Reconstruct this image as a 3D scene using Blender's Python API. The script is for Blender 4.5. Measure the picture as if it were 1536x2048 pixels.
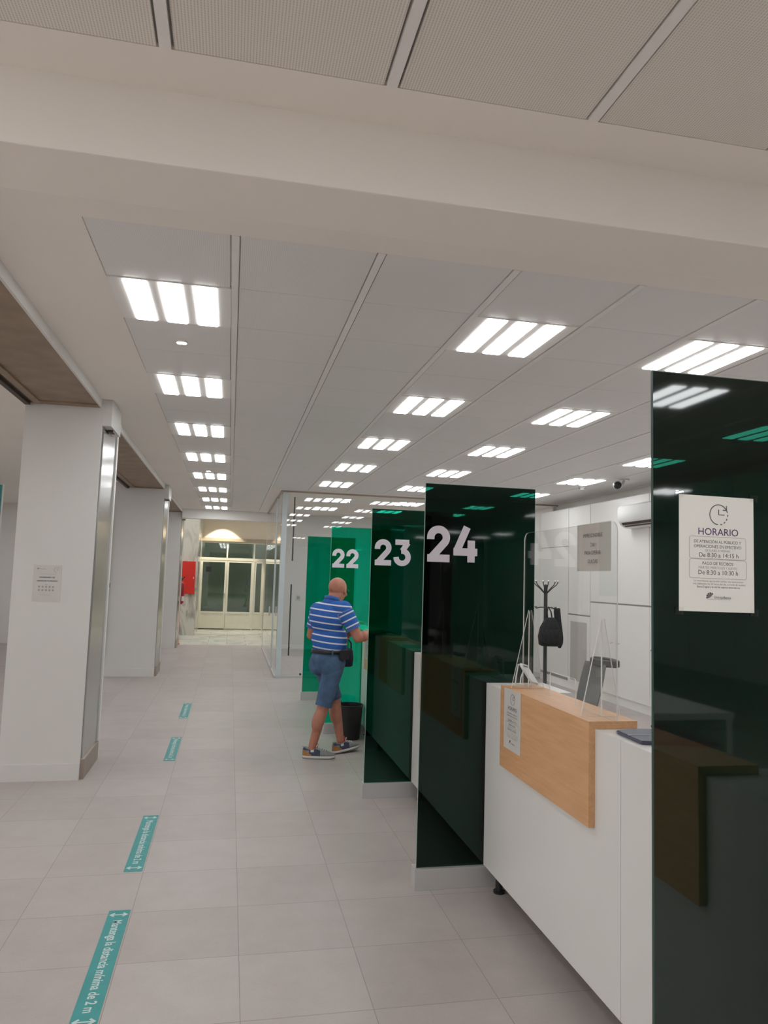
import bpy, bmesh, math, random
from mathutils import Vector, Matrix
random.seed(7)
for o in list(bpy.data.objects): bpy.data.objects.remove(o)
SC = bpy.context.scene
COL = SC.collection
PI = math.pi
R = math.radians

# ------------------------------------------------------------------ camera
yaw, pitch, roll = R(11.693), R(5.188), R(1.762)
fw = Vector((math.sin(yaw)*math.cos(pitch), math.cos(yaw)*math.cos(pitch), math.sin(pitch)))
r0 = Vector((math.cos(yaw), -math.sin(yaw), 0)); u0 = r0.cross(fw)
rt = math.cos(roll)*r0 + math.sin(roll)*u0
up = -math.sin(roll)*r0 + math.cos(roll)*u0
camd = bpy.data.cameras.new('camera'); cam = bpy.data.objects.new('camera', camd); COL.objects.link(cam)
cam.matrix_world = Matrix(((rt.x, up.x, -fw.x, 0), (rt.y, up.y, -fw.y, 0), (rt.z, up.z, -fw.z, 1.70), (0, 0, 0, 1)))
camd.sensor_fit = 'HORIZONTAL'; camd.sensor_width = 36; camd.lens = 36*1461/1536
camd.clip_start = .05; camd.clip_end = 200
SC.camera = cam

# ------------------------------------------------------------------ light + exposure
LAMP = 9.0                     # radiance of the ceiling light diffusers
SC.view_settings.view_transform = 'Standard'
SC.view_settings.look = 'None'
SC.view_settings.gamma = 1
SC.view_settings.exposure = 0.40
SC.view_settings.use_curve_mapping = False
w = bpy.data.worlds.new('world'); SC.world = w; w.use_nodes = True
w.node_tree.nodes['Background'].inputs[0].default_value = (1, .97, .94, 1)
w.node_tree.nodes['Background'].inputs[1].default_value = 1.5       # daylight put in for the hall, entering only by the added window
SC.cycles.max_bounces = 10; SC.cycles.diffuse_bounces = 5; SC.cycles.glossy_bounces = 5
SC.cycles.transparent_max_bounces = 24; SC.cycles.transmission_bounces = 6
SC.cycles.sample_clamp_indirect = 6
SC.cycles.use_denoising = True
SC.cycles.adaptive_threshold = .02

def s2l(c):
    return tuple((v/255/12.92 if v/255 <= .04045 else ((v/255+.055)/1.055)**2.4) for v in c)

# ------------------------------------------------------------------ materials
def base(name):
    m = bpy.data.materials.new(name); m.use_nodes = True
    nt = m.node_tree; b = nt.nodes['Principled BSDF']
    return m, nt, b
def N(nt, t, **k):
    n = nt.nodes.new(t)
    for a, v in k.items(): setattr(n, a, v)
    return n
def mat(name, col, rough=.5, metal=0, var=.04, scale=6, spec=.5, bump=0, bscale=60, coat=0):
    m, nt, b = base(name)
    tc = N(nt, 'ShaderNodeTexCoord'); no = N(nt, 'ShaderNodeTexNoise')
    no.inputs['Scale'].default_value = scale; no.inputs['Detail'].default_value = 4
    nt.links.new(tc.outputs['Object'], no.inputs['Vector'])
    rp = N(nt, 'ShaderNodeValToRGB')
    c0 = tuple(max(0, c*(1-var)) for c in col); c1 = tuple(min(1, c*(1+var)) for c in col)
    rp.color_ramp.elements[0].position = .3; rp.color_ramp.elements[1].position = .7
    rp.color_ramp.elements[0].color = (*c0, 1); rp.color_ramp.elements[1].color = (*c1, 1)
    nt.links.new(no.outputs['Fac'], rp.inputs['Fac']); nt.links.new(rp.outputs['Color'], b.inputs['Base Color'])
    b.inputs['Roughness'].default_value = rough; b.inputs['Metallic'].default_value = metal
    b.inputs['Specular IOR Level'].default_value = spec
    if coat: b.inputs['Coat Weight'].default_value = coat; b.inputs['Coat Roughness'].default_value = .08
    if bump:
        n2 = N(nt, 'ShaderNodeTexNoise'); n2.inputs['Scale'].default_value = bscale
        nt.links.new(tc.outputs['Object'], n2.inputs['Vector'])
        bp = N(nt, 'ShaderNodeBump'); bp.inputs['Strength'].default_value = bump; bp.inputs['Distance'].default_value = .01
        nt.links.new(n2.outputs['Fac'], bp.inputs['Height']); nt.links.new(bp.outputs['Normal'], b.inputs['Normal'])
    return m
def math_node(nt, op, a, b=None, c=None):
    n = N(nt, 'ShaderNodeMath', operation=op)
    for i, v in enumerate((a, b, c)):
        if v is None: continue
        if isinstance(v, (int, float)): n.inputs[i].default_value = v
        else: nt.links.new(v, n.inputs[i])
    return n.outputs[0]
def glass(name, tint, r0=.04, rough=0.0, mult=1.0):
    """thin sheet: transmitted light tinted at each face, Schlick reflection on top"""
    m = bpy.data.materials.new(name); m.use_nodes = True; nt = m.node_tree
    nt.nodes.remove(nt.nodes['Principled BSDF']); out = nt.nodes['Material Output']
    lw = N(nt, 'ShaderNodeLayerWeight'); lw.inputs['Blend'].default_value = .5
    p = math_node(nt, 'POWER', lw.outputs['Facing'], 5.0)
    f = math_node(nt, 'MULTIPLY_ADD', p, (1-r0), r0)
    if mult != 1: f = math_node(nt, 'MULTIPLY', f, mult)
    tr = N(nt, 'ShaderNodeBsdfTransparent'); tr.inputs['Color'].default_value = (*tint, 1)
    gl = N(nt, 'ShaderNodeBsdfGlossy'); gl.inputs['Roughness'].default_value = rough
    gl.inputs['Color'].default_value = (1, 1, 1, 1)
    mx = N(nt, 'ShaderNodeMixShader')
    nt.links.new(f, mx.inputs[0]); nt.links.new(tr.outputs[0], mx.inputs[1]); nt.links.new(gl.outputs[0], mx.inputs[2])
    nt.links.new(mx.outputs[0], out.inputs['Surface'])
    return m
def emit(name, col, s):
    m, nt, b = base(name)
    b.inputs['Base Color'].default_value = (.8, .8, .8, 1)
    b.inputs['Emission Color'].default_value = (*col, 1); b.inputs['Emission Strength'].default_value = s
    return m

def floor_mat():
    m, nt, b = base('vinyl_tile_floor')
    geo = N(nt, 'ShaderNodeTexCoord'); sp = N(nt, 'ShaderNodeSeparateXYZ'); nt.links.new(geo.outputs['Object'], sp.inputs[0])
    def grid(o, off, pitch):
        u = math_node(nt, 'DIVIDE', math_node(nt, 'SUBTRACT', o, off), pitch)
        fl = math_node(nt, 'FLOOR', u); fr = math_node(nt, 'SUBTRACT', u, fl)
        d = math_node(nt, 'MULTIPLY', math_node(nt, 'MINIMUM', fr, math_node(nt, 'SUBTRACT', 1.0, fr)), pitch)
        return fl, d
    ix, dx = grid(sp.outputs[0], -.92, .52); iy, dy = grid(sp.outputs[1], 3.98, .495)
    d = math_node(nt, 'MINIMUM', dx, dy)
    mr = N(nt, 'ShaderNodeMapRange'); mr.inputs[1].default_value = .0006; mr.inputs[2].default_value = .0026
    nt.links.new(d, mr.inputs[0])
    cv = N(nt, 'ShaderNodeCombineXYZ'); nt.links.new(ix, cv.inputs[0]); nt.links.new(iy, cv.inputs[1])
    wn = N(nt, 'ShaderNodeTexWhiteNoise'); nt.links.new(cv.outputs[0], wn.inputs['Vector'])
    no = N(nt, 'ShaderNodeTexNoise'); no.inputs['Scale'].default_value = 5; no.inputs['Detail'].default_value = 8; no.inputs['Roughness'].default_value = .65
    nt.links.new(geo.outputs['Object'], no.inputs['Vector'])
    n2 = N(nt, 'ShaderNodeTexNoise'); n2.inputs['Scale'].default_value = 90; n2.inputs['Detail'].default_value = 3
    nt.links.new(geo.outputs['Object'], n2.inputs['Vector'])
    v = math_node(nt, 'ADD', math_node(nt, 'MULTIPLY', no.outputs['Fac'], .55), math_node(nt, 'MULTIPLY', n2.outputs['Fac'], .25))
    v = math_node(nt, 'ADD', v, math_node(nt, 'MULTIPLY', wn.outputs['Value'], .2))
    rp = N(nt, 'ShaderNodeValToRGB'); nt.links.new(v, rp.inputs[0])
    rp.color_ramp.elements[0].position = .3; rp.color_ramp.elements[1].position = .72
    rp.color_ramp.elements[0].color = (.405, .36, .34, 1); rp.color_ramp.elements[1].color = (.495, .45, .428, 1)
    mx = N(nt, 'ShaderNodeMix', data_type='RGBA'); mx.inputs[6].default_value = (.27, .235, .215, 1)
    nt.links.new(mr.outputs[0], mx.inputs[0]); nt.links.new(rp.outputs[0], mx.inputs[7])
    nt.links.new(mx.outputs[2], b.inputs['Base Color'])
    b.inputs['Roughness'].default_value = .42; b.inputs['Specular IOR Level'].default_value = .4
    bp = N(nt, 'ShaderNodeBump'); bp.inputs['Strength'].default_value = .15; bp.inputs['Distance'].default_value = .004
    nt.links.new(v, bp.inputs['Height']); nt.links.new(bp.outputs[0], b.inputs['Normal'])
    return m
def perforated(name, col, depth):
    """metal ceiling panel with rows of fine slots"""
    m, nt, b = base(name)
    tc = N(nt, 'ShaderNodeTexCoord'); sp = N(nt, 'ShaderNodeSeparateXYZ'); nt.links.new(tc.outputs['Object'], sp.inputs[0])
    def wv(o, pitch):
        return math_node(nt, 'SINE', math_node(nt, 'MULTIPLY', o, 2*PI/pitch))
    a = math_node(nt, 'MULTIPLY', wv(sp.outputs[0], .0085), 1.0)
    c = wv(sp.outputs[1], .0085)
    h = math_node(nt, 'MULTIPLY_ADD', c, .35, a)
    mr = N(nt, 'ShaderNodeMapRange'); mr.inputs[1].default_value = .1; mr.inputs[2].default_value = 1.1
    nt.links.new(h, mr.inputs[0])
    mx = N(nt, 'ShaderNodeMix', data_type='RGBA'); mx.inputs[6].default_value = (*col, 1)
    mx.inputs[7].default_value = tuple(c*(1-depth) for c in col) + (1,)
    nt.links.new(mr.outputs[0], mx.inputs[0]); nt.links.new(mx.outputs[2], b.inputs['Base Color'])
    b.inputs['Roughness'].default_value = .45
    return m
def marble(name, c0, c1, scale=2.5, tile=0):
    m, nt, b = base(name)
    tc = N(nt, 'ShaderNodeTexCoord'); mp = N(nt, 'ShaderNodeMapping'); nt.links.new(tc.outputs['Object'], mp.inputs[0])
    mp.inputs['Scale'].default_value = (1, 1, .35) if not tile else (1, 1, 1)
    no = N(nt, 'ShaderNodeTexNoise'); no.inputs['Scale'].default_value = scale; no.inputs['Detail'].default_value = 10
    no.inputs['Distortion'].default_value = 2.2; nt.links.new(mp.outputs[0], no.inputs['Vector'])
    rp = N(nt, 'ShaderNodeValToRGB'); nt.links.new(no.outputs['Fac'], rp.inputs[0])
    e = rp.color_ramp.elements; e[0].position = .36; e[0].color = (*c1, 1); e[1].position = .56; e[1].color = (*c0, 1)
    last = rp.outputs[0]
    if tile:
        br = N(nt, 'ShaderNodeTexBrick'); br.offset = .5; br.inputs['Scale'].default_value = 1
        br.inputs['Brick Width'].default_value = .9; br.inputs['Row Height'].default_value = .45; br.inputs['Mortar Size'].default_value = .004
        br.inputs['Color1'].default_value = (1, 1, 1, 1); br.inputs['Color2'].default_value = (.92, .92, .92, 1); br.inputs['Mortar'].default_value = (.45, .45, .42, 1)
        nt.links.new(tc.outputs['Object'], br.inputs['Vector'])
        mx = N(nt, 'ShaderNodeMix', data_type='RGBA', blend_type='MULTIPLY'); mx.inputs[0].default_value = 1
        nt.links.new(last, mx.inputs[6]); nt.links.new(br.outputs[0], mx.inputs[7]); last = mx.outputs[2]
    nt.links.new(last, b.inputs['Base Color']); b.inputs['Roughness'].default_value = .18
    return m
def wood_mat():
    m, nt, b = base('beech_laminate')
    tc = N(nt, 'ShaderNodeTexCoord'); mp = N(nt, 'ShaderNodeMapping'); mp.inputs['Scale'].default_value = (18, 1.6, 18)
    nt.links.new(tc.outputs['Object'], mp.inputs[0])
    no = N(nt, 'ShaderNodeTexNoise'); no.inputs['Scale'].default_value = 3; no.inputs['Detail'].default_value = 8; no.inputs['Distortion'].default_value = .6
    nt.links.new(mp.outputs[0], no.inputs['Vector'])
    rp = N(nt, 'ShaderNodeValToRGB'); nt.links.new(no.outputs['Fac'], rp.inputs[0])
    rp.color_ramp.elements[0].position = .3; rp.color_ramp.elements[1].position = .72
    rp.color_ramp.elements[0].color = (.62, .34, .165, 1); rp.color_ramp.elements[1].color = (.72, .42, .22, 1)
    nt.links.new(rp.outputs[0], b.inputs['Base Color']); b.inputs['Roughness'].default_value = .38
    return m
def steel_mat(name, col=(.50, .50, .49), rough=.22, aniso=.6):
    m, nt, b = base(name)
    tc = N(nt, 'ShaderNodeTexCoord'); mp = N(nt, 'ShaderNodeMapping'); mp.inputs['Scale'].default_value = (60, 60, 2)
    nt.links.new(tc.outputs['Object'], mp.inputs[0])
    no = N(nt, 'ShaderNodeTexNoise'); no.inputs['Scale'].default_value = 4; no.inputs['Detail'].default_value = 5
    nt.links.new(mp.outputs[0], no.inputs['Vector'])
    mr = N(nt, 'ShaderNodeMapRange'); mr.inputs[3].default_value = rough*.8; mr.inputs[4].default_value = rough*1.3
    nt.links.new(no.outputs['Fac'], mr.inputs[0]); nt.links.new(mr.outputs[0], b.inputs['Roughness'])
    b.inputs['Base Color'].default_value = (*col, 1); b.inputs['Metallic'].default_value = 1
    return m
def stripe_mat():
    """blue jersey with narrow white stripes; 'stripe' runs down the torso and along each sleeve"""
    m, nt, b = base('striped_jersey')
    at = N(nt, 'ShaderNodeAttribute'); at.attribute_name = 'stripe'
    u = math_node(nt, 'DIVIDE', at.outputs['Fac'], .0605); fr = math_node(nt, 'FRACT', u)
    st = math_node(nt, 'LESS_THAN', fr, .22)
    tc = N(nt, 'ShaderNodeTexCoord'); no = N(nt, 'ShaderNodeTexNoise'); no.inputs['Scale'].default_value = 40
    nt.links.new(tc.outputs['Object'], no.inputs['Vector'])
    rp = N(nt, 'ShaderNodeValToRGB'); nt.links.new(no.outputs['Fac'], rp.inputs[0])
    rp.color_ramp.elements[0].color = (.032, .115, .40, 1); rp.color_ramp.elements[1].color = (.05, .16, .50, 1)
    mx = N(nt, 'ShaderNodeMix', data_type='RGBA'); nt.links.new(st, mx.inputs[0]); nt.links.new(rp.outputs[0], mx.inputs[6])
    mx.inputs[7].default_value = (.72, .72, .80, 1); nt.links.new(mx.outputs[2], b.inputs['Base Color'])
    b.inputs['Roughness'].default_value = .85; b.inputs['Specular IOR Level'].default_value = .15
    return m

M = {}
M['paint'] = mat('warm_white_paint', (.82, .80, .77), .7, var=.015, scale=1.5)
M['ceil_paint'] = mat('ceiling_paint', (.88, .83, .775), .75, var=.015, scale=1.2)
M['cladding'] = mat('white_cladding', (.68, .665, .645), .45, var=.015, scale=1.5)
M['white'] = mat('white_laminate', (.76, .75, .73), .35, var=.012, scale=2)
M['white_gloss'] = mat('white_plastic', (.78, .78, .77), .25, var=.01)
M['cab'] = mat('white_cabinet', (.84, .825, .80), .4, var=.012, scale=2)
M['gap'] = mat('shadow_gap', (.05, .045, .04), .8, var=.1)
M['grey_line'] = mat('grey_seal', (.33, .32, .31), .6)
M['floor'] = floor_mat()
M['marble_floor'] = marble('white_marble_tiles', (.70, .70, .64), (.52, .53, .48), 1.2, 1)
M['marble'] = marble('veined_marble', (.60, .58, .50), (.30, .29, .25), 2.6)
M['panel_far'] = perforated('ceiling_metal_panel', (.82, .80, .79), .14)
M['panel_near'] = perforated('perforated_ceiling_panel', (.80, .755, .69), .30)
M['strip'] = mat('ceiling_profile', (.84, .82, .80), .5, var=.01)
M['lamp_frame'] = mat('light_housing', (.86, .84, .81), .45, var=.01)
M['lamp'] = emit('light_diffuser', (.97, .985, 1.0), LAMP)
M['spot'] = emit('small_lamp', (1, .97, .9), 14)
M['stone'] = mat('brown_stone', (.28, .20, .14), .5, var=.18, scale=5)
M['stone_dark'] = mat('dark_bronze', (.06, .04, .03), .5, var=.2)
M['steel'] = steel_mat('brushed_steel')
M['skirt'] = steel_mat('bronze_steel', (.42, .36, .31), .35)
M['alu'] = mat('satin_aluminium', (.62, .62, .62), .42, .55, var=.02)
M['chrome'] = steel_mat('chrome', (.75, .75, .75), .08)
M['wood'] = wood_mat()
M['wood_edge'] = mat('beech_edge', (.56, .36, .17), .45, var=.05, scale=20)
M['black'] = mat('black_plastic', (.012, .012, .013), .4, var=.2)
M['black_cloth'] = mat('black_cloth', (.02, .02, .023), .8, var=.4, scale=30, bump=.4)
M['navy'] = mat('navy_cloth', (.018, .022, .045), .85, var=.3, scale=40, bump=.3)
M['folder'] = mat('slate_vinyl', (.10, .11, .155), .45, var=.12, scale=30)
M['mesh_grey'] = mat('grey_mesh_fabric', (.13, .135, .135), .6, var=.25, scale=90)
M['dark_grey'] = mat('dark_grey_metal', (.06, .06, .062), .45, .3)
M['paper'] = mat('paper', (.80, .79, .745), .8, var=.012, scale=4)
M['paper_grey'] = mat('thin_grey_paper', (.50, .475, .445), .85, var=.02, scale=6)
M['paper_dim'] = mat('sleeved_paper', (.60, .585, .555), .5, var=.02, scale=6)
M['ink'] = mat('grey_ink', (.12, .115, .12), .7)
M['ink_soft'] = mat('pale_ink', (.36, .35, .34), .7)
M['ink_purple'] = mat('purple_ink', (.10, .05, .15), .7)
M['ink_dark'] = mat('black_ink', (.03, .03, .03), .7)
M['number'] = mat('white_vinyl_lettering', (.70, .66, .73), .5, var=.01)
M['teal'] = mat('teal_vinyl', (.035, .30, .295), .45, var=.07, scale=9)
M['teal_txt'] = mat('pale_vinyl_print', (.56, .68, .67), .5)
M['red'] = mat('red_enamel', (.62, .022, .012), .35, var=.05)
M['dark_red'] = mat('red_bottle', (.30, .012, .018), .3, var=.08)
M['cream'] = mat('cream_door_paint', (.60, .585, .48), .5, var=.03)
M['brown_frame'] = mat('brown_frame_paint', (.30, .24, .17), .5, var=.06)
M['beige'] = mat('beige_plaster', (.66, .59, .48), .8, var=.03, scale=2)
M['clear'] = glass('clear_glass', (.975, .985, .98), .045, 0)
M['acrylic'] = glass('clear_acrylic', (.985, .985, .98), .035, .01)
M['frost'] = mat('frosted_film', (.58, .64, .66), .35)
M['acrylic_edge'] = mat('acrylic_edge_glint', (.80, .79, .76), .25)  # pale opaque colour stands in for light caught in the clear edges
M['door_glass'] = glass('smoked_door_glass', (.64, .70, .65), .10, .02)
M['skin'] = mat('skin', (.45, .19, .125), .5, var=.08, scale=18)
M['denim'] = mat('washed_denim', (.062, .118, .215), .85, var=.28, scale=14, bump=.25, bscale=220)
M['shirt'] = stripe_mat()
M['shirt_plain'] = mat('blue_rib_knit', (.055, .15, .44), .85, var=.1, scale=60)
M['shoe_grey'] = mat('grey_suede', (.25, .255, .26), .8, var=.1, scale=40)
M['shoe_navy'] = mat('navy_mesh', (.05, .06, .11), .8, var=.15, scale=60)
M['shoe_tan'] = mat('tan_suede', (.40, .19, .055), .8, var=.1, scale=40)
M['shoe_white'] = mat('white_rubber', (.62, .62, .60), .5)
M['red_cloth'] = mat('red_lining', (.50, .05, .03), .8)
def green(name, T, refl):
    return glass(name, tuple(math.sqrt(t) for t in T), refl, .035)
M['green25'] = green('deep_green_glass', (.001, .016, .010), .06)
M['green24'] = green('dark_green_glass', (.001, .022, .014), .03)
M['green23'] = green('bottle_green_glass', (.001, .06, .036), .035)
M['green22'] = green('emerald_glass', (.002, .66, .40), .04)
M['green21'] = green('green_glass', (.002, .40, .22), .035)
M['green_edge'] = mat('ground_glass_edge', (.30, .42, .38), .4)
M['dark_edge'] = mat('dark_glass_edge', (.02, .06, .05), .3)
M['paper_id'] = mat('translucent_notice_paper', (.62, .585, .55), .85, var=.02, scale=6)

# ------------------------------------------------------------------ mesh helpers (everything is given in world coordinates)
def new(): return bmesh.new()
def box(bm, a, b, rot=None, mi=0, bev=0):
    a, b = Vector(a), Vector(b); c = (a+b)/2; s = b-a
    mx = Matrix.Translation(c)
    if rot: mx = mx @ rot
    ret = bmesh.ops.create_cube(bm, size=1, matrix=mx @ Matrix.Diagonal((abs(s.x), abs(s.y), abs(s.z), 1)))
    fs = {f for v in ret['verts'] for f in v.link_faces}
    for f in fs: f.material_index = mi
    if bev:
        es = list({e for v in ret['verts'] for e in v.link_edges})
        bmesh.ops.bevel(bm, geom=es, offset=bev, segments=2, affect='EDGES', profile=.6)
    return ret
def cyl(bm, p, q, r, r2=None, n=16, caps=True):
    p, q = Vector(p), Vector(q); d = q-p
    if r2 is None: r2 = r
    mx = Matrix.Translation((p+q)/2) @ d.to_track_quat('Z', 'Y').to_matrix().to_4x4()
    return bmesh.ops.create_cone(bm, cap_ends=caps, segments=n, radius1=r, radius2=max(r2, 1e-5), depth=d.length, matrix=mx)
def ell(bm, c, r, rot=None, sub=3):
    if isinstance(r, (int, float)): r = (r, r, r)
    mx = Matrix.Translation(Vector(c))
    if rot is not None: mx = mx @ rot
    return bmesh.ops.create_icosphere(bm, subdivisions=sub, radius=1, matrix=mx @ Matrix.Diagonal((*r, 1)))
def cap(bm, p, q, r, r2, n=20, sub=3):
    cyl(bm, p, q, r, r2, n); ell(bm, p, r, sub=sub); ell(bm, q, r2, sub=sub)
def tube(bm, pts, r, n=10, closed=False):
    pts = [Vector(p) for p in pts]; rings = []
    m = len(pts)
    prev = None
    for i, p in enumerate(pts):
        if closed: t = pts[(i+1) % m]-pts[i-1]
        else: t = pts[min(i+1, m-1)]-pts[max(i-1, 0)]
        t.normalize()
        if prev is None:
            prev = t.orthogonal().normalized()
        prev = (prev - t*prev.dot(t)).normalized()
        b = t.cross(prev)
        rr = r[i] if isinstance(r, (list, tuple)) else r
        rings.append([bm.verts.new(p + rr*(math.cos(2*PI*k/n)*prev + math.sin(2*PI*k/n)*b)) for k in range(n)])
    for i in range(m if closed else m-1):
        A, B = rings[i], rings[(i+1) % m]
        for k in range(n): bm.faces.new((A[k], A[(k+1) % n], B[(k+1) % n], B[k]))
    if not closed:
        bm.faces.new(rings[0][::-1]); bm.faces.new(rings[-1])
def lathe(bm, c, prof, n=32):
    c = Vector(c); rings = []
    for r, z in prof:
        rings.append([bm.verts.new(c + Vector((r*math.cos(2*PI*k/n), r*math.sin(2*PI*k/n), z))) for k in range(n)])
    for A, B in zip(rings, rings[1:]):
        for k in range(n): bm.faces.new((A[k], A[(k+1) % n], B[(k+1) % n], B[k]))
    bm.faces.new(rings[0][::-1]); bm.faces.new(rings[-1])
def loft(bm, rings, caps=True):
    vs = [[bm.verts.new(Vector(p)) for p in r] for r in rings]; n = len(vs[0])
    for A, B in zip(vs, vs[1:]):
        for k in range(n): bm.faces.new((A[k], A[(k+1) % n], B[(k+1) % n], B[k]))
    if caps: bm.faces.new(vs[0][::-1]); bm.faces.new(vs[-1])
def prism(bm, poly, o, u, v, n, t, holes=None):
    """polygon in the plane o + a*u + b*v, thickness t along n"""
    o, u, v, n = Vector(o), Vector(u), Vector(v), Vector(n)
    A = [bm.verts.new(o+u*a+v*b) for a, b in poly]; B = [bm.verts.new(o+u*a+v*b+n*t) for a, b in poly]
    k = len(poly)
    f1 = bm.faces.new(A[::-1]); f2 = bm.faces.new(B)
    sides = [bm.faces.new((A[i], A[(i+1) % k], B[(i+1) % k], B[i])) for i in range(k)]
    return f1, f2, sides
def rrect(w, h, r, n=6):
    pts = []
    for cx, cy, a0 in ((w-r, r, -90), (w-r, h-r, 0), (r, h-r, 90), (r, r, 180)):
        for i in range(n+1):
            a = R(a0+90*i/n); pts.append((cx+r*math.cos(a), cy+r*math.sin(a)))
    return pts
def quad2(bm, pts): return bm.faces.new([bm.verts.new(p) for p in pts])

# ------------------------------------------------------------------ object helpers
def finish(name, bm, m, smooth=False):
    if isinstance(bm, bmesh.types.BMesh):
        bmesh.ops.recalc_face_normals(bm, faces=bm.faces)
        me = bpy.data.meshes.new(name); bm.to_mesh(me); bm.free()
    else: me = bm; me.name = name
    for k in (m if isinstance(m, (list, tuple)) else [m]): me.materials.append(M[k] if isinstance(k, str) else k)
    if smooth:
        for p in me.polygons: p.use_smooth = True
        if smooth == 'auto':
            me.set_sharp_from_angle(angle=R(35))
    o = bpy.data.objects.new(name, me); COL.objects.link(o)
    return o
def tag(o, label, cat, group=None, kind=None):
    o['label'] = label; o['category'] = cat
    if group: o['group'] = group
    if kind: o['kind'] = kind
    return o
def thing(name, label, cat, group=None, kind=None):
    o = bpy.data.objects.new(name, None); COL.objects.link(o); o.empty_display_size = .1
    return tag(o, label, cat, group, kind)
def part(name, bm, m, parent, smooth=False, label=None):
    o = finish(name, bm, m, smooth); o.parent = parent
    if label: o['label'] = label
    return o
def kids(o): return [c for c in COL.objects if c.parent == o]
def rebase(root, loc):
    """put the thing's origin at its base; the parts keep their place"""
    loc = Vector(loc); T = Matrix.Translation(-loc)
    def go(o):
        for c in kids(o):
            if c.data: c.data.transform(T)
            go(c)
    go(root)
    if root.data: root.data.transform(T)
    root.location = loc
    return root
def dup(root, loc, label=None, rz=None):
    def cp(o, par):
        c = o.copy(); COL.objects.link(c)
        if par: c.parent = par
        for k in kids_of[o]: cp(k, c)
        return c
    kids_of = {}
    def idx(o):
        kids_of[o] = kids(o)
        for k in kids_of[o]: idx(k)
    idx(root)
    r = cp(root, None); r.location = loc
    if rz is not None: r.rotation_euler = (0, 0, rz)
    if label: r['label'] = label
    return r
def struct(name, bm, m, label, cat, smooth=False):
    return tag(finish(name, bm, m, smooth), label, cat, None, 'structure')

# ------------------------------------------------------------------ lettering
def text_bm(bm, s, o, u, v, width=None, height=None, cx=.5, bold=0.0):
    """flat lettering: o is the anchor on the baseline, u reading direction, v up; fitted to width or cap height"""
    cu = bpy.data.curves.new('t', 'FONT'); cu.body = s; cu.size = 1; cu.offset = bold; cu.resolution_u = 3
    ob = bpy.data.objects.new('t', cu); COL.objects.link(ob)
    dg = bpy.context.evaluated_depsgraph_get(); me = bpy.data.meshes.new_from_object(ob.evaluated_get(dg))
    bpy.data.objects.remove(ob); bpy.data.curves.remove(cu)
    if not me.vertices: return
    xs = [q.co.x for q in me.vertices]; x0, x1 = min(xs), max(xs)
    if height: sy = height/.70
    if width: sx = width/(x1-x0)
    if not height: sy = sx
    if not width: sx = sy
    o, u, v = Vector(o), Vector(u), Vector(v)
    vs = [bm.verts.new(o + u*((q.co.x-x0-(x1-x0)*cx)*sx) + v*(q.co.y*sy)) for q in me.vertices]
    for p in me.polygons:
        try: bm.faces.new([vs[i] for i in p.vertices])
        except ValueError: pass
    bpy.data.meshes.remove(me)
def stroke(bm, pts, wd, o, u, v, n, t, closed=False):
    """a thick line with mitred joints drawn in the plane o,u,v as one ribbon"""
    P = []
    for a in pts:
        a = Vector(a)
        if not P or (a-P[-1]).length > 1e-6: P.append(a)
    loop = (P[0]-P[-1]).length < 1e-6
    if loop: P = P[:-1]
    k = len(P); o, u, v, n = Vector(o), Vector(u), Vector(v), Vector(n)
    L, Rr = [], []
    for i in range(k):
        d0 = (P[i]-P[i-1]).normalized() if (i > 0 or loop) else (P[1]-P[0]).normalized()
        d1 = (P[(i+1) % k]-P[i]).normalized() if (i < k-1 or loop) else d0
        n0, n1 = Vector((-d0.y, d0.x)), Vector((-d1.y, d1.x)); m = (n0+n1)
        if m.length < 1e-4: m = n0
        m.normalize(); q = m*(wd/2/max(.45, m.dot(n0)))
        L.append(P[i]+q); Rr.append(P[i]-q)
    def w3(a, h): return bm.verts.new(o+u*a.x+v*a.y+n*h)
    LT, RT = [w3(a, t) for a in L], [w3(a, t) for a in Rr]; LB, RB = [w3(a, 0) for a in L], [w3(a, 0) for a in Rr]
    for i in range(k if loop else k-1):
        j = (i+1) % k
        for A, B in ((LT, RT), (RT, RB), (RB, LB), (LB, LT)): bm.faces.new((A[i], A[j], B[j], B[i]))
    if not loop:
        bm.faces.new((LT[0], RT[0], RB[0], LB[0])); bm.faces.new((LT[-1], LB[-1], RB[-1], RT[-1]))
def arc(cx, cy, r, a0, a1, n=14, ry=None):
    ry = ry or r
    return [(cx+r*math.cos(R(a0+(a1-a0)*i/n)), cy+ry*math.sin(R(a0+(a1-a0)*i/n))) for i in range(n+1)]
DIG = {'2': [[(.115, .615)] + arc(.335, .67, .22, 180, 0, 16) + arc(.335, .67, .22, 0, -38, 5) + [(.16, .14)], [(.03, .105), (.655, .105)]],
       '3': [[(.06, .90), (.60, .90)], [(.555, .885), (.335, .575)], arc(.335, .335, .235, 100, -180, 22)],
       '4': [[(.40, .985), (.115, .32)], [(.02, .30), (.70, .30)], [(.525, .62), (.525, .02)]]}
def digits(bm, s, x, y, z, h, pitch, t=.004):
    for i, ch in enumerate(s):
        for q, st in enumerate(DIG[ch]):
            pts = [(a*h, b*h) for a, b in st]
            stroke(bm, pts, .205*h, (x+i*pitch, y, z), (1, 0, 0), (0, 0, 1), (0, -1, 0), t+q*.0004)

# ================================================================== STRUCTURE
HC = 3.138
bm = new(); box(bm, (-6, -18, -.1), (9.5, 18, 0)); struct('floor', bm, 'floor', 'grey beige tiled floor of the banking hall', 'floor')
bm = new(); box(bm, (-6, 18, -.1), (5.84, 24, .0)); struct('floor_vestibule', bm, 'marble_floor', 'white marble tiles in front of the cream entrance door', 'floor')
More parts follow.
